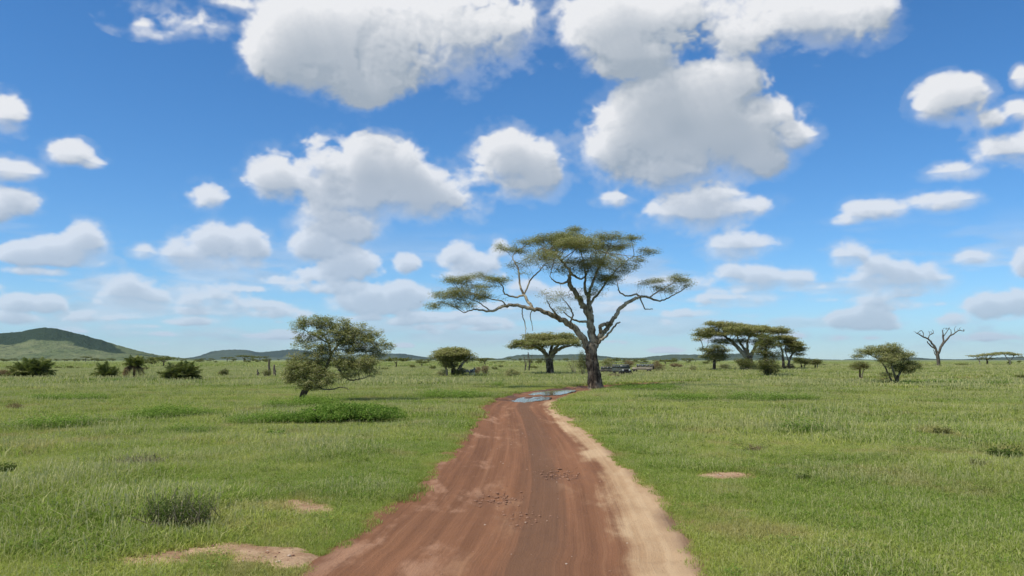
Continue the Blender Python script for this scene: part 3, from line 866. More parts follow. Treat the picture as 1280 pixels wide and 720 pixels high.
# loose stones and clods on the road and bare soil
def rock_mesh(seed, name, mat):
    r = np.random.default_rng(seed)
    import bmesh
    bm = bmesh.new(); bmesh.ops.create_icosphere(bm, subdivisions=1, radius=1)
    for v_ in bm.verts:
        k = .7 + .5 * r.random(); v_.co = Vector((v_.co.x * k, v_.co.y * k * .8, v_.co.z * k * .55))
    me = bpy.data.meshes.new(name); bm.to_mesh(me); bm.free(); me.materials.append(mat)
    o = bpy.data.objects.new(name, me); COL.objects.link(o); return o
def plain_mat(name, c1, c2, sc=3, rough=.9, bump=.3):
    m, t = new_mat(name)
    pos = t.n('ShaderNodeTexCoord').outputs['Object']
    n = t.noise(pos, sc, 4)
    principled(t, t.mix(t.ramp(n, .35, .65), c1, c2), rough, n, .02, bump)
    return m
M_CLOD = plain_mat('dry_clod', (.20, .10, .06), (.34, .20, .13), 2)
M_STONE = plain_mat('pale_stone', (.36, .26, .19), (.50, .40, .31), 2)
def stones():
    pr = [rock_mesh(i, 'stone', M_CLOD if i < 3 else M_STONE) for i in range(5)]
    r = np.random.default_rng(77); P = []; S = []; I = []
    for k in range(1500):
        s = r.uniform(8.5, 50) ** 1.0; i = np.argmin(abs(RC[:, 1] - s)); A = r.normal(0, 1.0) if r.random() < .4 else RC[i, 2] * r.choice([-1, 1]) * r.uniform(.78, 1.04)
        A = np.clip(A, -RC[i, 2], RC[i, 2]); x = RC[i, 0] + A; P.append((x, s, road_z(x, s) + .002)); S.append(.006 + .018 * r.random() ** 4); I.append(r.integers(0, 4))
    for (cx, cy, n, sp) in ((-.27, 16.2, 150, .22), (1.07, 19.4, 170, .3), (.15, 14, 50, .25)):
        for k in range(n):
            x = cx + r.normal(0, sp); y = cy + r.normal(0, sp * 1.6); P.append((x, y, road_z(x, y) + .006)); S.append(.012 + .035 * r.random() ** 3); I.append(r.integers(0, 3))
    for (cx, cy, rx, ry) in PATCH:
        for k in range(int(120 * min(3, rx * ry) + 25)):
            x = cx + r.uniform(-1, 1) * rx; y = cy + r.uniform(-1, 1) * ry
            if bare_mask(np.array([x]), np.array([y]))[0] > .4: P.append((x, y, float(gz(x, y)) + .022)); S.append(.008 + .028 * r.random() ** 3); I.append(r.integers(0, 5))
    P = np.array(P)
    scatter('loose_stones', P, r.random(len(P)) * 6.28, S, I, np.zeros(len(P)), pr, 'loose reddish clods and small stones on the road and bare soil', 'stones')
stones()

# ------------------------------------------------------------------ trees
def colonize(nodes, par, attr_p, step, infl, kill, iters=60):
    nodes = [np.array(p) for p in nodes]; par = list(par)
    live = np.asarray(attr_p, float)
    N = np.array(nodes)
    # nearest node per attractor, updated incrementally
    d = np.full(len(live), 1e9); near_ = np.zeros(len(live), int)
    def upd(start):
        nonlocal d, near_
        new = N[start:]
        for c in range(0, len(new), 256):
            blk = new[c:c + 256]
            dd = np.linalg.norm(live[:, None] - blk[None], axis=2); j = dd.argmin(1); m = dd[np.arange(len(live)), j]
            b = m < d; d = np.where(b, m, d); near_ = np.where(b, j + start + c, near_)
    upd(0)
    for it in range(iters):
        if len(live) == 0: break
        act = d < infl
        if not act.any(): infl *= 1.6; continue
        idx = near_[act]; vec = live[act] - N[idx]; vec /= np.linalg.norm(vec, axis=1)[:, None] + 1e-9
        uniq, inv = np.unique(idx, return_inverse=True)
        s = np.zeros((len(uniq), 3)); np.add.at(s, inv, vec)
        s += RNG.normal(0, .22, s.shape); s /= np.linalg.norm(s, axis=1)[:, None] + 1e-9
        new = N[uniq] + s * step
        start = len(N); N = np.vstack([N, new]); par += list(uniq)
        upd(start)
        keep = d > kill
        live = live[keep]; d = d[keep]; near_ = near_[keep]
    return N, np.array(par)

def px_limb(pts, Y):
    """pts rows: px, py, depth offset m, radius px -> smooth rows x, y, z, r metres"""
    out = []
    for (a, b, dy, r) in pts:
        p = at(a, b, Y + dy); out.append((*p, r * Y / FPX))
    return _spl(np.array(out), 5)

LEAFX = 1.0
def build_tree(name, label, cat, base_px, Y=None, limbs=(), pads=(), n_attr=600, grow=1.1, cull=.28, step=.3, kill=None, infl=None, leaf=(.16, .05, 14, .22, .07),
               mats=None, tip_r=.010, leafmat=None, group=None, split_pads=False, bare=False, depth=1.0, twig_keep=1.0, sides=8, extra=None, expo=2.35, kink=.05, leaf_up=.7, seed=0, trunk_flute=.16):
    """limbs[0] is the trunk (px rows); pads rows: px, py, rx, ry, depth offset m, weight"""
    global RNG
    RNG = np.random.default_rng(100 + seed)
    g = ground_at(*base_px)
    if Y is None: Y = g[1]
    base = at(base_px[0], base_px[1], Y); base[2] = float(gz(base[0], base[1]))
    root = empty(name, base, label, cat, group)
    mt, ml, mw = mats or (M_BARKT, M_BARK, M_TWIG)
    k = Y / FPX
    nodes = []; par = []; rad = []
    for li, lb in enumerate(limbs):
        L = px_limb(lb, Y)
        L[:, :3] -= base
        if li == 0:
            L[0, 2] = -.15
        else:
            j = RNG.normal(0, kink, (len(L), 3)) * sstep(0, 3, np.arange(len(L)))[:, None]; L[:, :3] += j * np.minimum(1, .3 + L[:, 3:4] * 3)
        mb = MB()
        if li == 0 and L[0, 3] > .3:                      # root flare
            L[0, 3] *= 1.25; L[1, 3] *= 1.08
        mb.tube(L[:, :3], L[:, 3], 12 if li == 0 else sides, rough=.10, flute=trunk_flute if li == 0 else .06, seed=li + seed)
        mb.build('trunk' if li == 0 else 'limb', mt if li == 0 else ml, root)
        st = len(nodes)
        if nodes:
            NN = np.array(nodes); p0 = int(np.argmin(np.linalg.norm(NN - L[0, :3], axis=1)))
        else: p0 = -1
        # resample for colonisation starts
        for q in range(len(L)):
            nodes.append(L[q, :3]); rad.append(L[q, 3]); par.append(p0 if q == 0 else len(nodes) - 2)
    n_lim = len(nodes)
    # attractors
    pads = [tuple(p) + (0,) * (5 - len(p)) + ((1,) if len(p) < 6 else ()) for p in pads]
    AP = []; PI_ = []
    wts = np.array([p[2] * p[3] ** .6 * p[5] for p in pads], float); wts /= wts.sum()
    for pi_, (cx, cy, rx, ry, dy, wt) in enumerate(pads):
        m = max(6, int(n_attr * wts[pi_]))
        v_ = RNG.normal(0, 1, (m, 3)); v_ /= np.linalg.norm(v_, axis=1)[:, None]; v_ *= (RNG.random(m) ** (1 / 2.4))[:, None]
        c = at(cx, cy, Y + dy) - base; rx = rx * grow; ry = ry * grow
        sc_ = max(rx * k * .38, .25)
        q = v_ * np.array([rx * k, rx * k * depth, ry * k * 2.0]) / sc_ + pi_ * 13.7
        nz = (vnoise(q[:, 0], q[:, 1], 5) + vnoise(q[:, 1] + 7, q[:, 2], 6) + vnoise(q[:, 2] + 3, q[:, 0], 7)) / 3
        rr_ = np.linalg.norm(v_, axis=1)
        kp = nz > cull + .20 * rr_
        if kp.sum() > 5: v_ = v_[kp]; m = len(v_)
        kk = (Y + dy) / FPX
        AP.append(c + v_ * np.array([rx * kk, rx * kk * depth, ry * kk])); PI_ += [pi_] * m
    AP = np.vstack(AP); PI_ = np.array(PI_)
    AP[:, 2] = np.maximum(AP[:, 2], .12)
    kill = kill or step * 1.1; infl = infl or step * 12
    start_nodes = [n_ for n_ in nodes]
    # let twigs start only from the upper part of the trunk
    N, PR = colonize(start_nodes, par, AP, step, infl, kill)
    n = len(N)
    kids = [[] for _ in range(n)]
    for i in range(n_lim, n): kids[PR[i]].append(i)
    R = np.full(n, tip_r)
    for i in range(n - 1, n_lim - 1, -1):
        if kids[i]: R[i] = min(sum(R[c] ** expo for c in kids[i]) ** (1 / expo), k * 2.2 if len(limbs) > 2 else 99)
    for i in range(n_lim): R[i] = rad[i]
    tw = MB()
    for i in range(n_lim, n):
        p = PR[i]
        main = p >= n_lim and max(kids[p], key=lambda c: R[c]) == i
        if main: continue
        ch = [p, i]
        while kids[ch[-1]]: ch.append(max(kids[ch[-1]], key=lambda c: R[c]))
        P = N[ch]; rr = R[ch].copy(); rr[0] = min(rr[0], rr[1] * 1.25)
        tw.tube(P, rr, 3 if rr[1] < k * .35 else 5, cap=False)
    if tw.n:
        o = tw.build('twigs', mw, root); tag(o, kind='stuff')
    if not bare:
        ln, wd, cnt, rh, rv = leaf
        mat = leafmat or M_LEAF
        # leaf sprays at attractors, joined per foliage pad
        if split_pads:
            for pi_ in range(len(pads)):
                C = AP[PI_ == pi_]
                V, F, A_ = leaf_quads(C, ln, wd, cnt, rh, rv, RNG, up=leaf_up)
                o = mesh_np('foliage_cluster', V, F, mat, root, A_); tag(o, kind='stuff')
        else:
            V, F, A_ = leaf_quads(AP, ln, wd, cnt, rh, rv, RNG, up=leaf_up)
            o = mesh_np('crown', V, F, mat, root, A_); tag(o, kind='stuff')
    return root

# --- the big acacia beside the road
BIG = [
 [(744,487,0,9),(743,478,0,8.2),(743,468,0,7.8),(742,458,0,7.4),(740,448,0,7.0),(739,438,0,6.8),(739,431,0,6.2)],
 [(740,444,0,4.2),(734,434,0,4.4),(728,422,-.2,4.1),(720,412,-.5,3.9),(711,404,-.8,3.7),(701,399,-1,3.4),(689,393,-1.2,3.0),(678,389,-1.4,2.6),(662,386,-1.6,2.3),(647,382,-1.9,2.0),(634,382,-2.1,1.9),(624,385,-2.2,1.7),(615,389,-2.4,1.4),(603,388,-2.7,1.1),(592,387,-3,.8),(580,391,-3.2,.5)],
 [(666,386,-1.5,1.9),(660,377,-1.2,1.8),(655,368,-1.0,1.7),(650,358,-.8,1.2),(649,346,-.5,1.1),(648,336,-.2,1.0),(643,328,0,.8),(641,320,.2,.6),(647,313,.3,.4)],
 [(655,369,-1,1.3),(646,371,-1.2,1.2),(637,370,-1.4,1.0),(630,366,-1.6,.9),(629,359,-1.7,.8),(624,353,-1.8,.5)],
 [(655,368,-1,1.1),(660,357,-.6,1.0),(664,348,-.3,.9),(673,340,.1,.8),(680,331,.4,.5)],
 [(633,382,-2.1,.9),(627,376,-2.3,.8),(615,374,-2.5,.7),(604,370,-2.7,.5),(590,366,-3,.4)],
 [(612,388,-2.4,.8),(604,382,-2.0,.7),(594,376,-1.6,.5),(583,373,-1.2,.4)],
 [(740,436,0,5.6),(741,424,.2,5.2),(739,410,.4,5.0),(738,395,.6,4.6),(736,384,.7,3.6),(735,372,.9,2.4),(731,360,1.1,1.8),(732,345,1.3,1.4),(730,332,1.5,1.0),(727,318,1.6,.7),(722,303,1.7,.5)],
 [(738,398,.5,3.9),(731,385,.2,3.6),(725,376,-.1,3.4),(717,363,-.4,3.0),(711,351,-.7,2.6),(713,341,-.9,2.0),(708,333,-1.1,1.4),(700,324,-1.4,1.1),(690,316,-1.7,.8),(678,310,-2,.5)],
 [(711,351,-.7,1.4),(705,354,-1.2,1.2),(697,353,-1.6,1.0),(691,350,-1.9,.7),(687,345,-2.2,.4)],
 [(714,342,-.8,1.6),(720,346,-.3,1.4),(727,349,.2,1.1),(733,343,.7,.9),(736,333,1,.6)],
 [(735,372,.9,2.0),(738,362,.6,1.8),(742,350,.3,1.6),(748,336,0,1.3),(754,325,-.3,1.0),(760,312,-.6,.7),(764,303,-.8,.4)],
 [(738,380,.7,1.8),(744,372,1.2,1.5),(752,362,1.8,1.3),(760,350,2.4,1.0),(770,338,3,.8),(780,328,3.5,.6),(792,321,4,.5),(806,319,4.4,.3)],
 [(741,436,0,4.6),(746,427,.1,4.2),(752,418,.2,3.2),(758,412,.3,2.9),(764,403,.4,2.8),(770,394,.6,2.6),(776,385,.8,2.4),(784,378,1,2.2),(793,374,1.3,2.0),(802,371,1.6,1.6),(812,372,2,1.4),(825,376,2.4,1.0),(838,371,2.8,.8),(849,365,3.1,.7),(858,359,3.3,.4)],
 [(747,426,.1,2.6),(751,415,-.2,2.4),(751,407,-.4,2.2),(757,405,-.3,2.2),(764,403,.1,2.2)],
 [(745,431,.2,2.0),(753,424,-.5,1.7),(760,418,-.9,1.4),(767,409,-1.2,1.1),(772,404,-1.4,.9),(775,403,-1.5,.6)],
 [(801,371,1.6,1.1),(795,368,1.4,1.1),(785,370,1.1,1.0),(777,367,.8,.9),(773,362,.5,.8),(772,354,.2,.5)],
 [(800,373,1.6,.9),(804,381,1.9,.8),(807,386,2.2,.7),(816,386,2.5,.5)],
 [(812,372,2,1.0),(820,366,1.8,.8),(830,360,1.7,.6),(842,354,1.6,.4)],
 [(653,385,-1.7,.7),(653,394,-1.8,.6),(656,404,-1.7,.6),(657,414,-1.8,.4),(657,419,-1.8,.3)],
 [(665,387,-1.5,.6),(663,396,-1.5,.55),(665,406,-1.4,.4),(666,414,-1.5,.3)],
 [(700,399,-1,1.4),(694,391,-1.6,1.1),(688,384,-2,.8),(684,376,-2.4,.5)],
 [(712,404,-.7,1.2),(716,394,-1.5,1.0),(712,384,-2,.8),(706,376,-2.5,.5)],
 [(733,402,.2,1.6),(722,401,-.8,1.3),(713,397,-1.6,.9),(705,390,-2.2,.6)],
]
BP = [(600,345,20,4,-1,.3),(770,338,18,6,1,.7),(800,325,12,4,3,.5),(648,318,14,5,.6,.7),(740,335,26,7,0,.8),(690,330,18,6,0,.5),(725,372,18,7,-.6,.25),
 (719,291,13,5,.8,1.1),(757,301,19,8,-.5,1),(790,302,14,5,2.5,.9),(700,303,34,8,-1.5,1.6),(735,312,32,9,.5,1.4),(768,315,28,8,1,1.2),
 (812,319,15,4,4,.8),(632,313,20,5,0,1),(660,308,18,6,1,1),(677,322,26,8,-1.6,1),(646,332,13,5,.5,.45),(620,350,17,7,-1.7,.8),
 (575,352,20,7,-2.2,.9),(560,370,18,9,-3.2,1.1),(588,367,26,9,-2.5,1.1),(602,357,20,4,-1.5,.6),(545,383,11,5,-3,.7),
 (757,347,21,10,1.5,1.2),(741,364,15,6,0,.35),(782,333,17,6,3,.9),(820,350,17,4,1.5,1),(845,348,16,5,2,1),(858,356,9,5,3,.8),
 (832,362,16,7,2.3,.8),(805,355,9,3,1.2,.5),(690,371,18,8,-2.3,.3),(722,328,26,7,2,.9),(702,338,20,6,-.5,.4),(748,326,24,7,-2.5,.9),
 (712,306,30,7,4,.9),(690,316,26,7,4.5,.7),(755,318,26,7,4.8,.7),(725,308,28,7,-4.5,.9),(690,322,22,6,-4.8,.6),(762,326,20,6,-4.5,.5),(610,372,20,6,-.5,.4),(655,342,10,4,-1,.25),(575,381,22,5,-3,.5),(700,388,14,5,-2.2,.2)]
BPz = [(a, b - (4 if b < 322 else 0), c * 1.12, d * 1.15, e, f) for (a, b, c, d, e, f) in BP]
build_tree('acacia_tree', 'tall spreading acacia with a leaning dark trunk beside the road bend', 'tree', (743, 485), None, BIG, BPz,
           n_attr=8800, grow=1.03, cull=.37, step=.26, kill=.30, infl=3.2, leaf=(.16, .036, 30, .25, .09), tip_r=.012, split_pads=True, depth=1.0, seed=1, trunk_flute=.22)

# --- leaning thorn tree on the left
TL = [
 [(377,505,0,4.6),(378,498,0,4.2),(380,491,0,4.0),(384,484,0,3.6),(390,477,0,3.2)],
 [(386,482,0,2.8),(396,476,-.1,2.6),(404,466,-.1,2.4),(410,454,0,2.6),(414,444,0,2.4),(412,434,0,2.0),(408,424,0,1.5),(400,414,.1,1.0)],
 [(416,448,0,2.2),(422,458,-.2,2.4),(428,468,-.3,1.8),(437,475,-.4,1.4),(450,474,-.5,1.0),(462,470,-.6,.6)],
 [(414,442,0,2.0),(422,432,.2,1.8),(434,424,.4,1.5),(448,420,.6,1.1),(464,422,.8,.6)],
 [(390,479,0,1.6),(400,485,-.4,1.4),(414,487,-.6,1.2),(428,484,-.8,.8),(436,487,-.9,.5)],
 [(408,428,0,1.3),(398,422,-.3,1.2),(386,416,-.5,.9),(374,408,-.6,.5)],
 [(388,480,0,1.5),(380,470,.3,1.2),(372,462,.5,.9),(362,458,.7,.5)],
]
TLP = [(392,484,15,4,-.5,.7),(378,482,12,5,-.4,.6),(366,476,12,5,0,.6),(375,456,20,8,-.4,1),(365,470,16,6,-.3,.8),(388,466,20,8,-.8,1),(400,455,18,8,.4,1),(405,440,20,8,.5,1),(418,470,18,6,-.9,.8),(435,455,18,8,-.9,1),(455,452,20,7,-.8,1),(382,424,18,8,.2,.9),(425,415,26,8,0,1),(445,428,24,8,0,1),(470,430,18,7,0,.9),(395,478,24,5,-.9,.8),(412,436,16,9,-.9,.6),(428,446,14,8,-1.1,.5),(398,434,14,8,-.8,.5),(392,404,22,9,0,1.2),(372,410,11,8,.3,.5),(420,405,22,9,.3,1.2),(440,412,20,9,.5,1.2),(462,420,20,10,.6,1.1),(484,432,10,6,.7,.6),(430,424,26,9,0,1.3),(405,418,18,8,-.6,.9),(450,436,26,8,.3,1.3),
       (468,442,18,6,.2,.9),(385,432,18,8,-.3,.6),(375,447,18,8,0,.7),(368,462,20,8,0,.8),(392,462,18,9,-.8,.7),(400,445,15,7,-.8,.5),(448,458,20,8,-.6,.9),(464,464,14,6,-.6,.7),(438,468,12,5,-.8,.5),(405,478,20,5,-.8,.6),(425,452,14,6,-1,.4),(384,475,14,5,.3,.4)]
TL = [TL[0]] + [[(a, b, c, d * .72) for a, b, c, d in l] for l in TL[1:]]
build_tree('thorn_tree', 'crooked grey green thorn tree leaning right over dark herbs on the left', 'tree', (378, 502), None, TL, TLP,
           n_attr=5600, grow=1.10, cull=.33, step=.13, kill=.14, infl=1.6, leaf=(.115, .042, 19, .11, .06), tip_r=.006, leafmat=M_LEAFG, split_pads=True, depth=1.0, seed=2, kink=.03)

# --- umbrella acacia behind the puddle
UMB = [
 [(688,469,0,5.0),(688,462,0,4.6),(687,455,0,4.4),(686,449,0,4.2)],
 [(686,451,0,3.4),(682,443,0,2.8),(676,437,.2,2.2),(668,433,.4,1.5),(656,431,.6,.9)],
 [(687,450,0,3.2),(692,442,-.2,2.6),(700,436,-.4,2.0),(710,433,-.6,1.3),(718,431,-.8,.7)],
 [(687,450,0,2.8),(688,441,1,2.4),(690,433,2,1.8),(693,427,3,1.0)],
 [(686,449,0,2.6),(690,441,-1,2.0),(698,432,-2,1.4),(704,427,-2.6,.8)],
 [(684,447,0,2.2),(680,438,-1.4,1.7),(674,430,-2.6,1.0)],
]
UMP = [(672,421,22,4,0,1.2),(692,419,24,4,0,1.2),(712,424,18,4,0,1),(655,428,16,4,0,1),(644,433,10,3,0,.7),(676,428,26,4,-3,1),(702,428,22,4,-3,1),(668,428,24,4,3,.9),(700,427,24,4,3,.9),(684,424,26,4,1.5,.9),(722,431,9,3,0,.5),(665,434,22,3,-1,.6)]
build_tree('umbrella_acacia', 'flat topped umbrella acacia standing behind the puddle between shrub and big tree', 'tree', (688, 468), None, UMB, UMP,
           n_attr=2600, step=.35, kill=.42, infl=4, leaf=(.28, .10, 18, .32, .08), tip_r=.02, leafmat=M_LEAFD, seed=3)

# --- dome tree left of it
D1 = [
 [(566,471,0,2.6),(566,464,0,2.4),(567,458,0,2.2)],
 [(572,471,.3,2.4),(574,462,.3,2.0),(580,453,.4,1.4),(588,446,.6,.8)],
 [(559,470,-.3,1.4),(558,461,-.2,1.2),(554,452,0,.8)],
 [(567,459,0,1.8),(562,450,.2,1.2),(556,444,.4,.7)],
]
D1P = [(566,439,20,4.5,0,1.3),(552,443,14,4.5,0,1.1),(580,443,15,4,0,1),(560,449,14,5,-.5,1.2),(570,446,14,5,.5,1.2),(590,448,7,2.5,0,.5),(566,441,18,5,2,1),(564,442,18,5,-2,1),(562,456,12,5,0,.9),(542,446,7,2.5,0,.5)]
build_tree('umbrella_acacia', 'small dense domed acacia with a dark underside, left of the zebras', 'tree', (566, 471), None, D1, D1P,
           n_attr=2000, grow=1.15, step=.3, kill=.34, infl=3, leaf=(.24, .085, 20, .26, .10), tip_r=.018, leafmat=M_LEAFD, seed=4)

# --- group on the right
R1 = [
 [(936,462,0,4.6),(936,454,0,4.2),(936,446,0,4.0)],
 [(935,449,0,3.0),(927,440,0,2.6),(919,431,.5,2.2),(911,424,1,1.6),(900,417,1.5,1.0),(888,413,2,.6)],
 [(937,448,0,2.8),(942,438,0,2.2),(947,429,-.5,1.6),(956,421,-1,1.0),(968,416,-1.5,.6)],
 [(936,447,0,2.2),(934,436,-1,1.7),(935,425,-2,1.2),(940,417,-3,.7)],
 [(936,447,0,2.2),(930,436,2,1.8),(924,426,4,1.2),(920,417,5,.7)],
]
R1P = [(903,427,14,4,1,.8),(950,428,15,4,-1,.8),(926,426,12,3,2,.6),(880,419,12,3,1,.7),(966,424,10,3,0,.6),(892,404,14,2.5,0,1),(910,407,22,3.5,0,1.3),(935,410,24,4,0,1.4),(960,412,22,3.5,0,1.3),(977,415,12,2.5,0,.8),(884,413,14,3,0,.9),(900,417,18,3,0,.9),(925,417,18,3,-4,.9),(950,419,16,3,-4,.8),
       (915,412,22,3,5,1),(945,413,22,3,5,1),(875,417,9,2,0,.5),(930,411,22,3,-6,.9)]
build_tree('umbrella_acacia', 'broadest flat topped acacia with a forked trunk in the right hand group', 'tree', (936, 463), None, R1, R1P,
           n_attr=3200, grow=1.15, step=.45, kill=.5, infl=5, leaf=(.36, .10, 18, .44, .13), tip_r=.03, leafmat=M_LEAFD, seed=5)
R2 = [[(893,463,0,2.0),(893,455,0,1.7),(893,448,0,1.4)],[(893,450,0,1.2),(886,441,0,.9),(879,435,0,.6)],[(893,450,0,1.2),(899,442,0,.9),(905,437,0,.6)]]
build_tree('acacia_tree', 'pale open acacia under the left edge of the right hand group', 'tree', (893, 463), None, R2,
           [(893,446,18,5,1,.9),(882,421,10,2.2,0,.8),(872,424,7,1.8,0,.5),(884,437,10,3,0,.9),(895,434,11,3,0,.9),(905,438,9,3,0,.8),(888,443,12,3,0,.7),(902,444,9,3,0,.6),(893,440,12,4,2,.7)],
           n_attr=1000, step=.42, kill=.45, infl=5, leaf=(.32, .10, 14, .36, .12), tip_r=.03, leafmat=M_LEAFG, seed=6)
R3 = [[(959,470,0,2.6),(958,460,0,2.4),(957,450,0,2.0),(957,438,0,1.5),(958,428,0,.9)],[(963,470,0,1.2),(964,460,0,1.0),(967,450,0,.7)]]
build_tree('thorn_tree', 'narrow dark column shaped thorn tree in front of the right hand group', 'tree', (960, 471), None, R3,
           [(958,424,10,5,0,1),(960,432,14,5,0,1.1),(955,440,13,4,0,1),(964,443,12,5,0,1),(958,451,11,4,0,.8),(959,459,14,5,0,1.2),(962,465,11,3.5,0,.9),(960,430,12,5,1.5,1),(958,455,12,6,-1.5,1),(952,434,8,4,0,.6)],
           n_attr=1700, grow=1.2, step=.28, kill=.3, infl=3, leaf=(.20, .07, 13, .22, .12), tip_r=.018, leafmat=M_LEAFB, seed=7)
R4 = [[(979,462,0,1.8),(979,452,0,1.6),(978,443,0,1.4)],[(985,462,.5,1.6),(987,450,.5,1.4),(992,440,.5,1.0),(998,434,.5,.6)],[(979,445,0,1.2),(976,434,0,.9),(973,426,0,.5)],[(986,452,.5,1.0),(982,440,.5,.7),(982,430,.5,.5)]]
build_tree('acacia_tree', 'slender pale stemmed acacia on the right side of the right hand group', 'tree', (980, 462), None, R4,
           [(978,422,9,2.5,0,.8),(986,424,9,2.5,0,.8),(994,431,11,3.5,0,1),(1001,436,6,3,0,.6),(990,438,10,3,0,.6),(975,430,7,3,0,.5),(988,429,10,3,2,.6),(999,443,7,2,0,.3)],
           n_attr=1200, grow=1.2, step=.40, kill=.44, infl=5, leaf=(.34, .11, 16, .36, .11), tip_r=.03, leafmat=M_LEAFD, seed=8)

# --- bush tree right
RB = [
 [(1120,483,0,2.6),(1121,476,0,2.4),(1122,470,0,2.0)],
 [(1117,483,-.1,1.5),(1114,475,-.1,1.3),(1110,467,0,1.2),(1106,458,.1,1.0),(1098,449,.2,.7),(1086,443,.3,.5)],
 [(1122,472,0,1.6),(1126,464,.1,1.3),(1132,457,.2,.9)],
 [(1120,474,0,1.5),(1116,462,0,1.2),(1113,450,.1,.9),(1110,440,.2,.6)],
]
RBP = [(1082,440,13,5,0,1),(1096,437,15,5,0,1.1),(1114,436,17,6,0,1.3),(1128,444,14,7,0,1.2),(1140,458,11,7,0,1),(1124,456,16,8,0,1.3),(1108,450,14,7,0,1.2),(1073,446,8,3,0,.6),(1106,468,9,4,-.3,.5),(1134,464,9,4,0,.7),
       (1115,444,18,8,1.5,1),(1112,448,18,8,-1.5,1),(1103,474,7,3,-.4,.4),(1112,478,8,2.5,-.5,.3)]
build_tree('thorn_tree', 'low wind bent thorn tree with a rounded olive crown on the right', 'tree', (1120, 481), None, RB, RBP,
           n_attr=3000, grow=1.15, cull=.33, step=.18, kill=.19, infl=2, leaf=(.14, .05, 20, .16, .08), tip_r=.010, leafmat=M_LEAFG, seed=9, kink=.02)
build_tree('thorn_tree', 'little brownish thorn tree left of the wind bent one', 'tree', (1075, 474), None,
           [[(1075,475,0,1.2),(1075,468,0,1.0),(1075,460,0,.8)],[(1077,475,0,.8),(1078,468,0,.7),(1080,460,0,.5)]],
           [(1075,457,11,4.5,0,1),(1069,459,7,3.5,0,.7),(1082,458,7,3.5,0,.7),(1076,454,8,3,0,.7)],
           n_attr=380, step=.2, kill=.22, infl=2, leaf=(.14, .045, 13, .16, .08), tip_r=.011, leafmat=M_LEAFB, seed=10)
# --- dead tree
DT = [
 [(1173,460,0,2.2),(1173,452,0,2.1),(1172,445,0,2.0),(1172,440,0,1.9)],
 [(1172,443,0,1.5),(1169,436,0,1.4),(1165,429,0,1.2),(1160,424,0,1.0),(1154,421,0,.9),(1149,418,0,.6),(1145,416,0,.4)],
 [(1173,442,0,1.6),(1176,434,0,1.5),(1179,427,.3,1.2),(1179,420,.4,1.0),(1178,414,.4,.5)],
 [(1177,433,0,1.2),(1183,425,-.3,1.1),(1188,420,-.5,.9),(1194,416,-.6,.7),(1199,413,-.7,.6),(1205,414,-.8,.35)],
 [(1169,436,0,1.1),(1163,432,.5,.8),(1159,427,.8,.6)],
 [(1160,424,0,.7),(1162,419,.2,.5),(1166,417,.3,.4),(1167,414,.3,.25)],
 [(1154,421,0,.6),(1154,416,0,.4),(1152,413,0,.25)],
 [(1188,420,-.5,.6),(1189,414,-.4,.4),(1186,410,-.4,.25)],
 [(1171,446,0,.8),(1168,441,.3,.6),(1167,437,.4,.3)],
 [(1179,421,.4,.6),(1184,414,.6,.4),(1187,409,.7,.2)],
 [(1194,416,-.6,.4),(1193,411,-.6,.25),(1195,408,-.6,.15)],
]
build_tree('dead_tree', 'bare leafless dead tree with a forked crown against the sky', 'tree', (1173, 458), None, DT,
           [(1148,415,7,2,0,.5),(1165,414,6,3,0,.5),(1182,411,7,3,0,.5),(1198,411,7,2,0,.4)], n_attr=46, step=.5, kill=.5, infl=4, tip_r=.05, bare=True, mats=(M_DEAD, M_DEAD, M_DEAD), seed=11)
# --- far right flat tree
FR = [[(1234,457,0,1.0),(1234,452,0,.9),(1233,449,0,.8)],[(1225,457,0,.8),(1224,451,0,.6),(1221,447,0,.4)],[(1262,457,0,.9),(1262,452,0,.8),(1258,447,0,.5)],[(1262,453,0,.6),(1266,447,0,.4)]]
build_tree('umbrella_acacia', 'low wide flat acacia on the skyline at the far right', 'tree', (1234, 457), None, FR,
           [(1216,445,8,1.0,0,.8),(1228,444,10,1.6,0,1),(1242,442.5,12,1.6,0,1),(1256,441.5,10,1.5,0,1),(1268,443,8,1.4,0,.9),(1228,448,7,1.6,0,.6),(1240,448,6,1,0,.3),(1276,446,4,.8,0,.4)],
           n_attr=420, step=.5, kill=.55, infl=6, leaf=(.42, .14, 11, .42, .08), tip_r=.04, leafmat=M_LEAFD, seed=12)

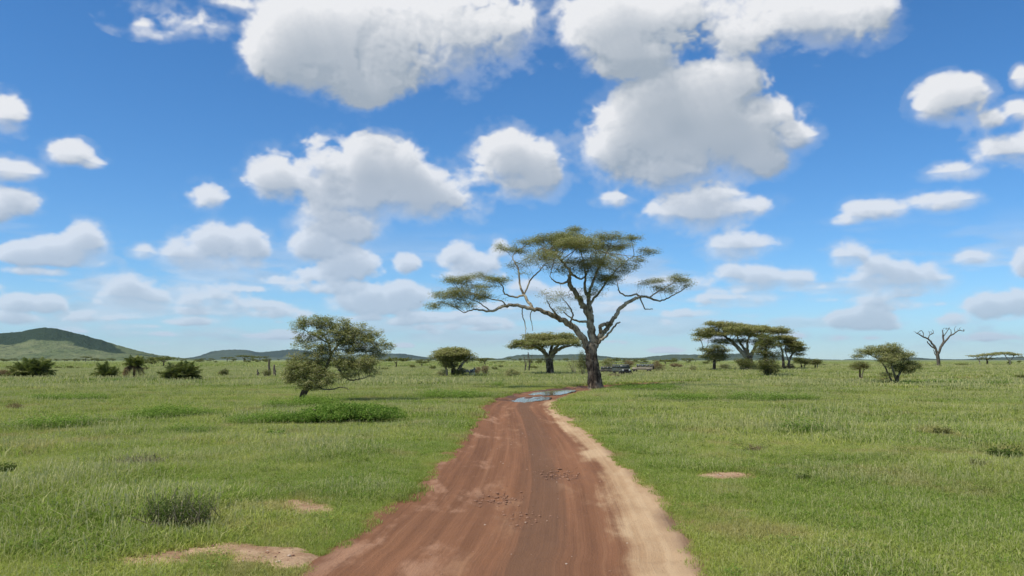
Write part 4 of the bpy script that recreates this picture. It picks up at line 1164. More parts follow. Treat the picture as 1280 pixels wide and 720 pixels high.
# ------------------------------------------------------------------ shrubs of the middle distance
def shrub(name, label, px, py, w_, h_, mat, seed, n=260, ls=1.0, npad=9, cat='shrub', group=None, stems=5, dens=12):
    """rounded shrub from a few stems; w_, h_ in photo pixels"""
    Y = ground_at(px, py)[1]; k = Y / FPX; s = w_ * k / 2
    limbs = []
    r = random.Random(seed)
    for i in range(stems):
        a = (i - (stems - 1) / 2) / max(1, stems - 1); 
        limbs.append([(px + a * w_ * .12, py, r.uniform(-.2, .2), max(.35, w_ * .022)), (px + a * w_ * .35, py - h_ * .35, a * .5, max(.25, w_ * .014)), (px + a * w_ * .6 + r.uniform(-1, 1), py - h_ * .66, r.uniform(-1, 1) * s * .5, max(.15, w_ * .008))])
    pads = []
    for i in range(npad):
        a = r.uniform(-.62, .62); z = r.uniform(.34, .82) * (1 - .45 * abs(a))
        pads.append((px + a * w_ * .55, py - h_ * z, w_ * r.uniform(.16, .26), h_ * r.uniform(.15, .22), r.uniform(-.6, .6) * s, 1))
    return build_tree(name, label, cat, (px, py), None, limbs, pads, n_attr=int(n * 1.5), grow=1.15, step=max(.12, s * .12), kill=max(.13, s * .13), infl=s * 1.6,
                      leaf=(s * .11 * ls, s * .036 * ls * (1 if ls == 1 else 1.6), dens, s * .11 * (ls if ls < 1 else 1), s * .07 * (ls if ls < 1 else 1)), tip_r=k * .10, leafmat=mat, group=group, seed=seed, trunk_flute=0, kink=.02, leaf_up=.45)

shrub('shrub', 'dark bush growing round the trunk of the small domed acacia', 573, 471, 19, 14, M_LEAFB, 31)
shrub('shrub', 'twiggy grey shrub on the left of the small domed acacia', 553, 471, 14, 12, M_LEAFG, 32, n=180)
shrub('shrub', 'tan dry shrub immediately right of the two zebras', 597, 469, 13, 13, M_LEAFR, 33, n=220)
shrub('shrub', 'brown dry shrub second to the right of the zebras', 606, 469, 13, 14, M_LEAFR, 34, n=220)
shrub('shrub', 'round greyish shrub alone between the dry shrubs and the umbrella acacia', 640, 472, 20, 12, M_LEAFG, 35, n=260)
shrub('shrub', 'dark olive bush pressed against the left side of the big acacia trunk', 729, 470, 18, 34, M_LEAFB, 36, n=420)
shrub('shrub', 'grey leafless looking shrub between the umbrella acacia and the big trunk', 717, 467, 20, 24, M_LEAFG, 37, n=120, dens=4)
shrub('shrub', 'pale olive shrub behind the dark safari truck', 760, 460, 18, 14, M_LEAFG, 38, n=220)
shrub('shrub', 'tan shrub behind the tail of the dark safari truck', 786, 461, 16, 13, M_LEAFR, 39, n=220)
shrub('shrub', 'low dry scrub in front of the gap between the two dark safari vehicles', 768, 472, 13, 7, M_LEAFR, 56, n=160)
shrub('shrub', 'rounded tan shrub with dark base right of the safari vehicles', 822, 465, 18, 14, M_LEAFR, 40, n=240)
shrub('shrub', 'brownish low shrub farther right of the safari vehicles', 846, 461, 18, 8, M_LEAFR, 41, n=200)
shrub('shrub', 'small greyish shrub left of the right hand tree group', 866, 464, 14, 8, M_LEAFG, 42, n=160)
shrub('shrub', 'dense dark bush at the foot of the broadest right hand acacia', 929, 464, 26, 20, M_LEAFB, 43, n=460)
shrub('shrub', 'olive bush between the column tree and the slender acacia', 944, 463, 22, 10, M_LEAFG, 44, n=260)
shrub('shrub', 'grey shrub under the pale open acacia', 905, 462, 16, 8, M_LEAFG, 45, n=160)
shrub('shrub', 'brown undergrowth below the slender pale stemmed acacia', 986, 462, 18, 8, M_LEAFR, 46, n=200)
build_tree('acacia_tree', 'small dark rounded tree right of the slender acacia', 'tree', (1003, 461), None, [[(1002,462,0,1.3),(1002,457,0,1.1)],[(1004,462,0,1),(1006,456,0,.7)]],
           [(1001,451,9,4,0,1),(1007,453,7,3,0,.8),(997,450,6,3,0,.8)], n_attr=260, step=.35, kill=.38, infl=3, leaf=(.30, .10, 12, .3, .14), tip_r=.03, leafmat=M_LEAFB, seed=47)
build_tree('acacia_tree', 'last small dark tree at the right end of the right hand group', 'tree', (1020, 461), None, [[(1019,462,0,.9),(1019,456,0,.7)],[(1022,462,0,.8),(1022,456,0,.6)]],
           [(1020,452,7,3,0,1),(1016,453,5,2.4,0,.8),(1024,453,4,2.2,0,.6)], n_attr=180, step=.35, kill=.38, infl=3, leaf=(.30, .10, 12, .28, .12), tip_r=.03, leafmat=M_LEAFB, seed=48)
shrub('shrub', 'small green bush right of the rounded palm clump', 280, 471, 16, 13, M_LEAFB, 49, n=200)
shrub('shrub', 'green bush beside the broken tree stumps', 332, 472, 14, 13, M_LEAFB, 50, n=180)
shrub('shrub', 'brown dry bush at the left edge of the photo', 5, 473, 22, 11, M_LEAFR, 51, n=200)
shrub('shrub', 'low dark green bush at the foot of the tallest palm', 182, 463, 10, 6, M_LEAFB, 52, n=120)
shrub('shrub', 'dry twiggy bush low in the grass at left, nearer than the palms', 20, 512, 26, 10, M_LEAFR, 53, n=150, dens=5)

shrub('shrub', 'broad low leafy green bush below and right of the leaning thorn tree', 432, 527, 132, 23, M_HERB, 54, n=1900, stems=3, dens=15, ls=.36, npad=26)
shrub('shrub', 'smaller low leafy green bush left of the broad one', 362, 530, 84, 15, M_HERB, 55, n=800, stems=3, dens=13, ls=.45, npad=14)
# saplings near the umbrella acacia
for i, (px, hh_, lab) in enumerate([(661, 26, 'thin dead sapling left of the umbrella acacia trunk'), (656, 20, 'shorter thin sapling at the left end under the umbrella acacia')]):
    build_tree('sapling', lab, 'sapling', (px, 466), None, [[(px,467,0,.8),(px+.6,466-hh_*.5,0,.6),(px-1,466-hh_,0,.35)],[(px,461,0,.5),(px+3,452,0,.35),(px+4,444,0,.2)]],
               [(px,444,5,3,0,1)], n_attr=24, step=.4, kill=.4, infl=4, tip_r=.02, bare=True, mats=(M_DEAD, M_DEAD, M_DEAD), seed=60 + i)
# broken trunks on the left
for i, (px, top, rr_, lab) in enumerate([(336.5, 449, 1.5, 'tallest dark broken tree stump standing left of the thorn tree'), (343, 456, 1.7, 'pale brown broken stump right of the tallest stump'), (322, 462, 1.2, 'short weathered stump left of the tallest stump')]):
    build_tree('tree_stump', lab, 'tree stump', (px, 471), None, [[(px,472,0,rr_*1.2),(px+.4,465,0,rr_),(px-.3,top+6,0,rr_*.8),(px,top,0,rr_*.45)]],
               [(px+1.5,top+5,2,2,0,1)], n_attr=6, step=.3, kill=.35, infl=3, tip_r=.03, bare=True, mats=(M_DEAD, M_DEAD, M_DEAD), seed=65 + i)

# ------------------------------------------------------------------ wild date palms
def frond_mesh(seed, L, droop, mat, name):
    r = np.random.default_rng(seed)
    n = 18; t = np.linspace(0, 1, n)
    x = L * t * (1 - .15 * t); z = L * (.55 * t - droop * t ** 2.2)
    V = []; F4 = []; F3 = []; c = []
    for i in range(n - 1):                                  # rachis
        w0 = .018 * (1 - .8 * t[i]) * L / 1.5; b = len(V)
        V += [(x[i], -w0, z[i]), (x[i], w0, z[i]), (x[i + 1], w0, z[i + 1]), (x[i + 1], -w0, z[i + 1])]; F4.append((b, b + 1, b + 2, b + 3)); c += [.3] * 4
    for i in range(2, n):
        for s in (-1, 1):
            for q in (0, .5):
                ll = L * .34 * math.sin(PI * min(1, .18 + t[i] * .8)) * r.uniform(.8, 1.15); b = len(V)
                xx = x[i] + q * L / n; ang = .55 + r.normal(0, .15); lift = r.uniform(-.25, .45)
                V += [(xx, 0, z[i]), (xx + .055 * L, s * .01, z[i] + .01), (xx + ll * math.sin(ang), s * ll * math.cos(ang), z[i] + ll * lift - .25 * ll)]
                F3.append((b, b + 1, b + 2)); c += [r.random()] * 3
    return mesh_np(name, np.array(V), [np.array(F4), np.array(F3)], mat, attrs={'c': np.array(c)})
def palm(label, px, py, w_, h_, nf, seed, dry=0.0, heads=3, trunk=0.0):
    g = ground_at(px, py); k = g[1] / FPX; W_, H_ = w_ * k, h_ * k
    root = empty('palm_clump', g, label, 'palm', None)
    r = random.Random(seed)
    kinds = [frond_mesh(seed * 10 + i, 1.0, (.25, .5, .8)[i % 3], M_PALM, 'frond') for i in range(3)]
    dk = frond_mesh(seed * 10 + 5, 1.0, 1.25, M_PALMDRY, 'frond')
    first = {}
    for h in range(heads):
        cx = (h - (heads - 1) / 2) / max(1, heads - .5) * W_ * .62; cz = H_ * trunk if heads == 1 else H_ * r.uniform(.12, .34); cy = r.uniform(-.3, .3) * W_ * .4
        mb = MB(); mb.tube([(cx * .6, cy, -.1), (cx * .9, cy, max(.15, cz) * .6), (cx, cy, max(.25, cz))], [W_ * .045, W_ * .04, W_ * .035], 8, rough=.25); mb.build('stem', M_BARKT, root)
        for i in range(nf // heads):
            u_ = (i + .5) / (nf // heads); dryf = u_ < dry
            src = dk if dryf else kinds[i % 3]
            if src.name not in first: o = src; first[src.name] = 1
            else: o = src.copy(); COL.objects.link(o)
            o.parent = root; o.location = (cx, cy, max(.15, cz))
            el_ = -.25 + 1.75 * u_ if not dryf else -.3
            L = (W_ * .62 if heads == 1 else W_ * .36) * r.uniform(.85, 1.15) * (1 if u_ < .75 else .9)
            if heads > 1: L = max(L, H_ * .8)
            if trunk > 0: L = min(L, H_ * .72)
            o.scale = (L, L, L); o.rotation_euler = (r.gauss(0, .15), -max(-.25, el_ - .5), r.uniform(0, 2 * PI))
            if dryf: o['label'] = 'dry brown hanging frond'
    for o in list(kinds) + [dk]:
        if o.parent is None: bpy.data.objects.remove(o)
    return root
palm('wide spiky wild palm clump, leftmost on the plain', 38, 473, 46, 27, 150, 1, heads=5)
palm('small thin wild palm left of the tallest palm', 133, 474, 24, 22, 60, 2, heads=3)
palm('tallest wild palm with a skirt of dry brown fronds', 168, 475, 28, 33, 96, 3, dry=.42, heads=1, trunk=.52)
palm('low rounded dark green palm clump right of the tallest palm', 225, 476, 37, 26, 170, 4, heads=5)

# ------------------------------------------------------------------ distant bushes and trees (shared meshes)
def proto_far(kind, seed):
    r = np.random.default_rng(seed)
    root = bpy.data.objects.new('distant_tree' if kind else 'distant_bush', None); COL.objects.link(root)
    C = []
    if kind:
        mb = MB(); mb.tube([(0, 0, -.03), (.02, 0, .25), (0, 0, .5)], [.035, .028, .02], 5); mb.tube([(0, 0, .35), (.15, .05, .55), (.3, .1, .72)], [.02, .015, .01], 4); mb.tube([(0, 0, .35), (-.15, 0, .55), (-.3, -.05, .7)], [.02, .015, .01], 4)
        mb.build('trunk', M_BARKT, root)
        for i in range(10):
            a = r.random() * 6.28; d = r.random() ** .5 * .5; c = np.array([math.cos(a) * d, math.sin(a) * d, .78 - .25 * d * d + r.uniform(-.1, .04)])
            C.append(c + r.normal(0, 1, (26, 3)) * np.array([.12, .12, .05]))
    else:
        mb = MB(); mb.tube([(0, 0, -.03), (0, .03, .3)], [.04, .02], 5); mb.tube([(.05, 0, -.03), (.2, .03, .35)], [.03, .02], 5); mb.build('stem', M_BARKT, root)
        for i in range(9):
            a = r.random() * 6.28; d = r.random() ** .5 * .36; c = np.array([math.cos(a) * d, math.sin(a) * d, .22 + .25 * r.random()])
            C.append(c + r.normal(0, 1, (26, 3)) * np.array([.12, .12, .09]))
    C = np.vstack(C); C[:, 2] = np.maximum(C[:, 2], .02)
    V, F, A_ = leaf_quads(C, .10, .05, 3, .02, .02, r, up=.5)
    o = mesh_np('crown' if kind else 'foliage', V, F, M_LEAFB, root, A_); tag(o, kind='stuff')
    return root
def far_set():
    TP = [proto_far(1, 300 + i) for i in range(4)]; BPp = [proto_far(0, 310 + i) for i in range(4)]
    used = set(); r = random.Random(9)
    def put(kind, px, py, w_, h_, lab, grp):
        src = (TP if kind else BPp)[r.randrange(4)]
        g = ground_at(px, py); k = g[1] / FPX
        if src.name in used: o = copy_tree(src)
        else: o = src; used.add(src.name)
        o.location = g; o.scale = (w_ * k / (1.15 if kind else .95), w_ * k / 1.1, h_ * k / (.92 if kind else .62)); o.rotation_euler = (0, 0, r.uniform(0, 6.28))
        tag(o, lab, 'tree' if kind else 'bush', grp)
    for a in [(1,205,458,34,13,'dark flat tree on the plain behind the rounded palm clump'),(0,190,456,26,7,'low dark thicket left of the flat tree on the plain'),
              (1,107,452,13,7,'tiny dark tree below the left hill'),(1,118,453.5,8,6,'smaller of two tiny trees below the left hill'),
              (1,305,452.5,22,9,'far dark tree left of the stumps against the blue hill'),(1,284,452,18,6,'far low tree left of the dark one below the blue hill'),(1,325,452,20,7,'far tree behind the broken stumps'),
              (1,309,457,8,7,'little pale tree in the plain in front of the far dark trees'),
              (1,495,460,30,14,'grey open tree behind the thorn tree on the left'),(1,527,459,20,8,'low open tree between the grey tree and the domed acacia'),
              (0,516,461,10,6,'small bush left of the low open tree'),(1,606,456,26,9,'flat tree far behind the tan shrubs'),(0,541,463,10,6,'little brown bush left of the domed acacia'),
              (0,619,463,8,5,'small bush in the gap right of the dry shrubs'),(0,626,460,7,4,'smallest dark bush in the gap right of the dry shrubs'),(0,667,462,14,5,'low bush left of the umbrella acacia trunk'),
              (0,12,461,12,4,'low dark bush at the left edge behind the brown bush'),(0,73,461,10,3,'low dark bush right of the leftmost palm clump'),(0,88,461,11,4,'second low bush right of the leftmost palm clump'),
              (0,98,461,6,2.5,'smallest low bush right of the leftmost palm clump'),(1,770,457,22,9,'pale tree line tree behind the safari vehicles'),(1,832,457,20,8,'flat brownish tree right of the safari vehicles'),
              (0,1203,457.5,20,3.5,'low dark thicket on the skyline beside the dead tree'),(0,1280,474,20,6,'dull brown bush at the right edge of the photo'),(0,1262,456,8,5,'dark bush under the far right flat acacia'),
              (1,1274,456.5,6,6,'small tree right of the far right flat acacia'),(0,250,453,14,3.5,'flat dark thicket far right of the rounded palm'),(0,235,455,10,3,'thicket behind the rounded palm clump'),
              (0,480,463,10,4,'tiny green bush right of the thorn tree'),(0,52,478,14,3,'patch of low weeds below the leftmost palm clump'),(0,436,456,12,4,'dark thicket seen past the thorn tree')]:
        put(a[0], a[1], a[2], a[3], a[4], a[5], None)
    for i in range(95):                                       # line of woods at the foot of the left hill
        px = r.uniform(-20, 262); py = 450.9 + r.random() ** 2 * 1.1
        put(r.random() < .45, px, py, r.uniform(4, 11), r.uniform(1.6, 3.6), 'one of the many tiny dark trees in line at the foot of the left hill', 'tree line at the foot of the left hill')
    for i in range(70):
        px = r.uniform(262, 560); py = 451.2 + r.random() ** 2 * 2.4
        put(r.random() < .5, px, py, r.uniform(4, 12), r.uniform(1.6, 4), 'one of the far scattered trees below the blue hills, left of centre', 'scattered far trees left of centre')
    for i in range(85):
        px = r.uniform(560, 900); py = 451.3 + r.random() ** 1.6 * 4.5
        put(r.random() < .5, px, py, r.uniform(5, 14), r.uniform(2, 5), 'one of the far scattered trees on the plain near the middle of the skyline', 'scattered far trees behind the big acacia')
    for i in range(26):
        px = r.uniform(1020, 1290); py = 457.6
        put(0, px, py, r.uniform(6, 14), r.uniform(1.5, 2.6), 'one of the low bushes along the right hand skyline', 'low bushes on the right skyline')
    for o in TP + BPp:
        if o.name not in used:
            for c in list(o.children): bpy.data.objects.remove(c)
            bpy.data.objects.remove(o)
far_set()

# ------------------------------------------------------------------ weeds in the foreground grass
def weed(label, px, py, w_, h_, n, seed, mat=M_HERB, dead=0, leaf=.05):
    g = ground_at(px, py); k = g[1] / FPX; W_, H_ = w_ * k, h_ * k
    root = empty('weed', g, label, 'weed')
    r = np.random.default_rng(seed); mb = MB(); C = []
    for i in range(n):
        a = r.random() * 6.28; d = r.random() ** .5 * W_ * .5; tip = np.array([math.cos(a) * d, math.sin(a) * d, H_ * r.uniform(.5, 1)]); b0 = np.array([math.cos(a) * d * .45, math.sin(a) * d * .45, -.03]); mid_ = (b0 + tip) / 2 + r.normal(0, .1 * H_, 3)
        mb.tube([b0, mid_, tip], [.004, .003, .002], 3, cap=False)
        for q in range(7): C.append(b0 + (tip - b0) * (q + 1.5) / 8.5 + r.normal(0, .02, 3))
    mb.build('stems', mat, root, attrs={'c': np.full(mb.n, .8)})['kind'] = 'stuff'
    V, F, A_ = leaf_quads(np.array(C), leaf, leaf * .5, 3, leaf * .5, leaf * .4, r, up=.6)
    tag(mesh_np('leaves', V, F, mat, root, A_), kind='stuff')
    if dead:
        mb = MB()
        for i in range(dead):
            a = r.random() * 6.28; d = r.random() ** .5 * W_ * .55; p = np.array([math.cos(a) * d, math.sin(a) * d, H_ * .3]); q = p + np.array([r.normal(0, .15) , r.normal(0, .15), H_ * r.uniform(.2, .9)])
            mb.tube([p, (p + q) / 2 + r.normal(0, .03, 3), q], [.005, .004, .002], 3, cap=False)
        tag(mb.build('dead_twigs', M_TWIG, root), kind='stuff')
    return root
M_DKLEAF = leaf_mat('dark_weed_leaf', (.075, .12, .024), (.12, .17, .035), (.27, .28, .12), 2)
weed('dark low bush with dry grey twigs above the bare soil at lower left', 226, 664, 88, 42, 260, 1, M_DKLEAF, 90, .036)
weed('grey dry twigs poking out of the grass above the dark low bush', 172, 584, 50, 14, 50, 2, M_LEAFG, 150, .025)
weed('small dark leafy weed in the grass right of the road', 1006, 603, 24, 10, 40, 3, M_DKLEAF, 0, .05)
weed('loose dark leafy weed nearest the right edge of the photo', 1256, 575, 46, 16, 55, 4, M_DKLEAF, 0, .07)
weed('round olive weed with fine twigs near the right edge', 1224, 588, 22, 14, 60, 5, M_LEAFB, 30, .035)
weed('dark green tuft at the left edge, middle distance', 6, 594, 26, 16, 60, 6, M_DKLEAF, 0, .05)
weed('thin brownish weed beside the bare patch right of the road', 945, 566, 18, 10, 30, 7, M_LEAFR, 20, .03)
weed('dark tufted weed far right above the olive weed', 1178, 545, 24, 12, 50, 8, M_LEAFB, 0, .06)
weed('leafy green weed left of the lone tall grass on the right', 1250, 484, 30, 10, 60, 9, M_HERB, 0, .10)
weed('short dark weed among grass left of the road near the herbs', 345, 545, 26, 7, 40, 10, M_HERB, 0, .07)
weed('small mottled weed at lower left edge of the road', 130, 560, 20, 6, 26, 11, M_LEAFG, 30, .03)

# ------------------------------------------------------------------ zebras
def zebra_mat():
    m, t = new_mat('zebra_coat')
    pos = t.n('ShaderNodeTexCoord').outputs['Object']
    wv = t.n('ShaderNodeTexWave', wave_type='BANDS', bands_direction='X', ins={'Vector': pos, 'Scale': 2.6, 'Distortion': 2.2, 'Detail': 2.0})
    c = t.mix(t.ramp(wv.outputs['Fac'], .42, .56), (.02, .018, .016), (.74, .70, .64))
    principled(t, c, .8)
    return m
M_ZEB = zebra_mat(); M_BLACK = plain_mat('black_hair', (.015, .013, .012), (.03, .026, .022))
def skinned(name, pts, edges, radii, mat, parent, root=0):
    me = bpy.data.meshes.new(name); me.from_pydata(pts, edges, []); me.materials.append(mat)
    o = bpy.data.objects.new(name, me); COL.objects.link(o); o.parent = parent
    sk = o.modifiers.new('skin', 'SKIN'); sv = me.skin_vertices[0].data if me.skin_vertices else None
    if sv is None:
        bm_ = __import__('bmesh'); b = bm_.new(); b.from_mesh(me); b.verts.layers.skin.verify(); b.to_mesh(me); b.free(); sv = me.skin_vertices[0].data
    for i, r_ in enumerate(radii): sv[i].radius = r_ if isinstance(r_, tuple) else (r_, r_)
    sv[root].use_root = True
    sk.use_smooth_shade = True
    sb = o.modifiers.new('smooth', 'SUBSURF'); sb.levels = 1; sb.render_levels = 2
    return o
def zebra(label, px, py, hpx, rz, head_up=1.0):
    g = ground_at(px, py)
    root = empty('zebra', g, label, 'zebra', None, rz)
    s = hpx * g[1] / FPX / 1.35
    root.scale = (s, s, s)
    pts = [(.0, 0, .92), (.42, 0, .92), (.66, 0, .98), (-.38, 0, .95), (-.62, 0, .98),       # 0 belly .. 4 rump
           (.86, 0, 1.20), (.98, 0, 1.38 * head_up), (1.14, 0, 1.36 * head_up), (1.36, 0, 1.20 * head_up),      # neck, poll, face, muzzle
           (.60, .15, .72), (.60, .15, .40), (.60, .15, .05), (.60, -.15, .72), (.62, -.15, .40), (.62, -.15, .05),
           (-.58, .15, .76), (-.70, .15, .48), (-.66, .15, .05), (-.56, -.15, .76), (-.64, -.15, .48), (-.60, -.15, .05)]
    ed = [(0, 1), (1, 2), (0, 3), (3, 4), (2, 5), (5, 6), (6, 7), (7, 8), (2, 9), (9, 10), (10, 11), (2, 12), (12, 13), (13, 14), (4, 15), (15, 16), (16, 17), (4, 18), (18, 19), (19, 20)]
    rad = [.30, .30, .27, .29, .28, .17, .12, .11, .075, .10, .055, .045, .10, .055, .045, .14, .065, .045, .14, .065, .045]
    skinned('body', pts, ed, rad, M_ZEB, root)
    mb = MB(); mb.tube([(.70, 0, 1.26), (.84, 0, 1.42 * (.5 + head_up / 2)), (1.0, 0, 1.53 * head_up)], [.03, .05, .03], 5); mb.build('mane', M_BLACK, root)
    mb = MB(); mb.tube([(-.84, 0, 1.05), (-.92, 0, .80), (-.90, 0, .50)], [.03, .025, .045], 5); mb.build('tail', M_BLACK, root)
    for sy in (-1, 1):
        mb = MB(); mb.tube([(.98, .06 * sy, 1.46 * head_up), (.96, .09 * sy, 1.60 * head_up)], [.035, .012], 5); mb.build('ear', M_ZEB, root)
    return root
zebra('zebra standing side on beside the dark bush under the domed acacia', 582.5, 470.5, 9.6, PI + .2, 1.0)
zebra('zebra seen nearly end on at the right of the pair', 590, 470.5, 9.8, -PI / 2 + .5, 1.0)

# ------------------------------------------------------------------ safari vehicles
def paint(name, col, rough=.45, metal=0.0):
    m, t = new_mat(name)
    pos = t.n('ShaderNodeTexCoord').outputs['Object']
    c = t.mix(t.m('MULTIPLY', t.ramp(t.noise(pos, 3, 4), .4, .7), .35), col, (.25, .19, .13))
    principled(t, c, rough, spec=.5)
    return m
M_GLASS = paint('dark_glass', (.04, .055, .06), .45); M_RUB = plain_mat('tyre_rubber', (.02, .02, .02), (.04, .035, .03)); M_RIM = paint('wheel_metal', (.35, .34, .32), .4)
M_LAMP = paint('lamp_glass', (.8, .8, .75), .2)
def safari(label, px, py, rz, body_c, roof_c, scale=1.0, bt='safari_truck'):
    g = ground_at(px, py)
    root = empty(bt, g, label, 'vehicle', None, rz); root.scale = (scale,) * 3
    mb_ = paint(bt + '_paint', body_c); mr = paint(bt + '_roof', roof_c)
    def B(name, c, d, mat, parent=root, taper=1.0, tx=0, bev=.03):
        m = MB(); m.box(c, d, taper, tx); o = m.build(name, mat, parent, smooth=False)
        if bev: bv = o.modifiers.new('bevel', 'BEVEL'); bv.width = bev; bv.segments = 2
        return o
    B('body', (-.35, 0, .95), (3.5, 1.75, .62), mb_, bev=.06)
    B('bonnet', (1.72, 0, .92), (1.0, 1.6, .46), mb_, taper=.94, bev=.07)
    for sy in (-1, 1):
        for x in (1.72, -1.2):
            B('fender', (x, sy * .82, .84), (.95, .24, .22), mb_, bev=.06)
            m = MB(); a = [(x, sy * .70, .40), (x, sy * .93, .40)]; m.tube(a, [.40, .40], 18, cap=False); wl = m.build('wheel', M_RUB, root)
            m = MB(); m.tube([(x, sy * .74, .40), (x, sy * .945, .40)], [.39, .385], 18); m.build('tyre', M_RUB, wl)
            m = MB(); m.tube([(x, sy * .90, .40), (x, sy * .965, .40)], [.22, .20], 12); m.build('rim', M_RIM, wl)
        for x in (.85, -.05, -.95, -1.75): B('window', (x, sy * .83, 1.50), (.72 if x > -1.5 else .5, .03, .40), M_GLASS, bev=0)
        for x in (1.28, .42, -.5, -1.38, -2.03): B('pillar', (x, sy * .84, 1.50), (.09, .06, .56), mb_, bev=.015)
        B('headlight', (2.235, sy * .55, .98), (.05, .24, .2), M_LAMP, bev=.02)
        B('mirror', (1.15, sy * .99, 1.38), (.06, .16, .2), M_BLACK, bev=.02)
    B('windscreen', (1.32, 0, 1.50), (.05, 1.5, .46), M_GLASS, bev=0)
    B('rear_window', (-2.08, 0, 1.5), (.04, 1.3, .4), M_GLASS, bev=0)
    B('roof', (-.38, 0, 1.82), (3.5, 1.72, .10), mr, taper=.96, bev=.03)
    B('open_hatch', (-.5, 0, 2.16), (2.3, 1.45, .06), mr, bev=.02)
    for sx in (-1.5, .5):
        for sy in (-.6, .6): B('hatch_post', (sx, sy, 2.0), (.04, .04, .30), M_BLACK, bev=0)
    B('grille', (2.245, 0, .95), (.04, .75, .28), M_BLACK, bev=.01)
    B('bumper', (2.34, 0, .62), (.16, 1.75, .18), M_BLACK, bev=.04)
    B('spare_wheel', (-2.22, 0, 1.1), (.18, .62, .62), M_RUB, bev=.12)
    return root
safari('dark green safari vehicle facing the camera right of the big trunk', 777, 470, -PI / 2 + .22, (.045, .06, .045), (.10, .12, .10), .92)
safari('low dark safari vehicle side on, half hidden behind the big trunk', 759, 468, PI + .12, (.07, .065, .05), (.12, .10, .08), .70)
safari('tan safari vehicle with bluish windows, right of the other vehicles', 804, 466, PI - .25, (.26, .22, .16), (.08, .12, .16), .84)

# ------------------------------------------------------------------ hills
def hill_mat(name, a, b, c, s, wood):
    m, t = new_mat(name)
    pos = t.n('ShaderNodeNewGeometry').outputs['Position']; wv = attr(t, 'wood')
    n = t.noise(pos, s, 5, .6); n2 = t.noise(pos, s * 5, 4, .65)
    col = t.mix(t.ramp(n, .4, .62), a, b)
    wood_f = t.m('MULTIPLY', t.ramp(t.m('ADD', wv, t.m('MULTIPLY', t.m('SUBTRACT', n, .5), 3.0)), .40, .60), wood)  # woodland mask; on the left hill it also paints a cloud shadow
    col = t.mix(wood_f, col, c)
    col = t.mix(t.m('MULTIPLY', t.ramp(n2, .52, .66), .55), col, c)
    principled(t, col, 1.0, n2, 60, .6, spec=0.0)
    return m
def hill(label, prof, Y, depth, mat, wood_shade_fn, base=HORIZON, seed=0, rough=.06):
    """prof rows: px, top py"""
    prof = np.array(prof, float)
    xs = np.arange(prof[0, 0], prof[-1, 0] + .01, 2.5); n = len(xs); m_ = 34
    P = _spl(prof, 10); ys = np.interp(xs, P[:, 0], P[:, 1])
    V = []; wd = []
    tt = np.linspace(-1, 1, m_)
    ys = ys - (fbm(xs / 3.0, xs * 0 + seed, 470, 3) - .5) * 1.6 * np.clip((base - ys) / 6, 0, 1)
    for j, t in enumerate(tt):
        YY = Y + t * depth
        X = (xs - 640) / FPX * YY * 1.0
        bell = np.cos(t * PI / 2) ** 1.15 if t < 0 else np.cos(t * PI / 2)
        H = np.maximum(0, (base - ys)) / FPX * Y + CAM_H * (ys < base)
        nz = fbm(X / (depth * .22), YY / (depth * .22) + 0 * X, 400 + seed, 5) - .5
        gul = fbm(X / (depth * .09), YY / (depth * .35) + 0 * X, 430 + seed, 4) - .5
        Z = H * bell * (1 + (rough * 5 * nz + rough * 4 * gul) * (1 - bell ** 3)) - 3 * (1 - bell) 
        V.append(np.stack([X, np.full(n, YY), Z], 1)); wd.append(wood_shade_fn(xs, bell) + 0 * xs)
    V = np.vstack(V)
    a = np.arange(m_ - 1)[:, None] * n + np.arange(n - 1)[None]
    F = np.stack([a, a + 1, a + n + 1, a + n], -1).reshape(-1, 4)
    o = mesh_np('hill', V, F, mat, attrs={'wood': np.concatenate(wd)}, smooth=True)
    tag(o, kind='structure')
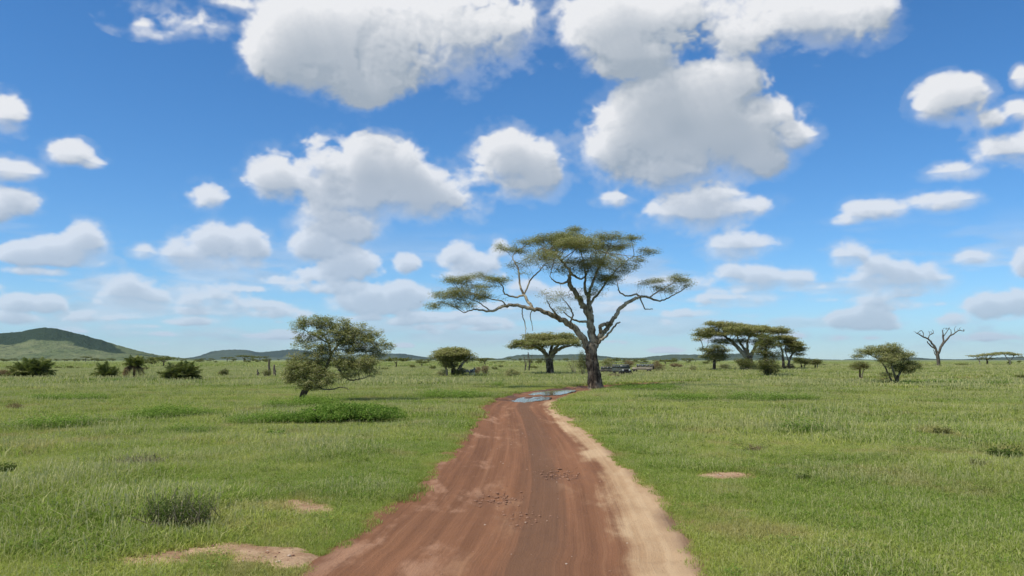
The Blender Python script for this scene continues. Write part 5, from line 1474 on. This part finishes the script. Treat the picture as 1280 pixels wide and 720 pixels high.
M_HILL1 = hill_mat('near_hill_slopes', (.12, .15, .07), (.17, .19, .095), (.035, .055, .032), .006, 1.0)  # darkest tone colours the woods and the painted cloud shadow
M_HILL2 = hill_mat('far_hill_slopes', (.06, .08, .045), (.10, .12, .07), (.025, .04, .025), .0012, .8)
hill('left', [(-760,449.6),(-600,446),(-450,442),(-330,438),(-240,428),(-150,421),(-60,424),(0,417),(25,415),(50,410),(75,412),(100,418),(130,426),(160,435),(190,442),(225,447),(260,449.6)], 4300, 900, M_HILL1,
     lambda x, b: np.clip(1.6 * sstep(.45, .75, b + .15 * sstep(60, 150, x)) * (1 - .75 * sstep(120, 165, x + 40 * (b - .6))) , 0, 1.3), seed=1)  # cloud shadow on the upper slope, put into the colour together with woods
hill('blue', [(215,449.5),(245,446),(268,439),(300,437),(325,440),(345,438.5),(370,437),(400,441),(430,444),(470,443),(500,442),(530,446),(560,449.3)], 12500, 2200, M_HILL2, lambda x, b: b * .8, seed=2)
hill('mid', [(560,449.5),(600,447.5),(625,448.2),(640,445),(660,443),(690,444),(720,442.5),(745,444.5),(775,447),(800,447),(825,444.5),(850,443),(880,443.5),(915,442),(950,443),(985,446),(1020,449),(1050,449.6)], 9500, 1800, M_HILL2, lambda x, b: b * .7, seed=3)
hill('right', [(1000,449.6),(1040,451),(1060,449),(1100,449.4),(1140,447),(1165,448.5),(1200,449),(1240,447),(1280,446),(1340,444),(1400,446),(1480,449.5)], 11000, 2000, M_HILL2, lambda x, b: b * .8, seed=4)

# ------------------------------------------------------------------ haze
def haze():
    mb = MB(); mb.box((0, 0, 448), (66000, 66000, 910)); 
    m = bpy.data.materials.new('haze_air'); m.use_nodes = True; t = NT(m.node_tree)
    pv = t.n('ShaderNodeVolumePrincipled', ins={'Color': (.60, .80, 1.0), 'Density': 1.9e-5, 'Anisotropy': 0.2})
    t.n('ShaderNodeOutputMaterial', ins={'Volume': pv.outputs[0]})
    o = mb.build('haze', m, smooth=False); tag(o, kind='stuff')
HAZE = True
if HAZE: haze()
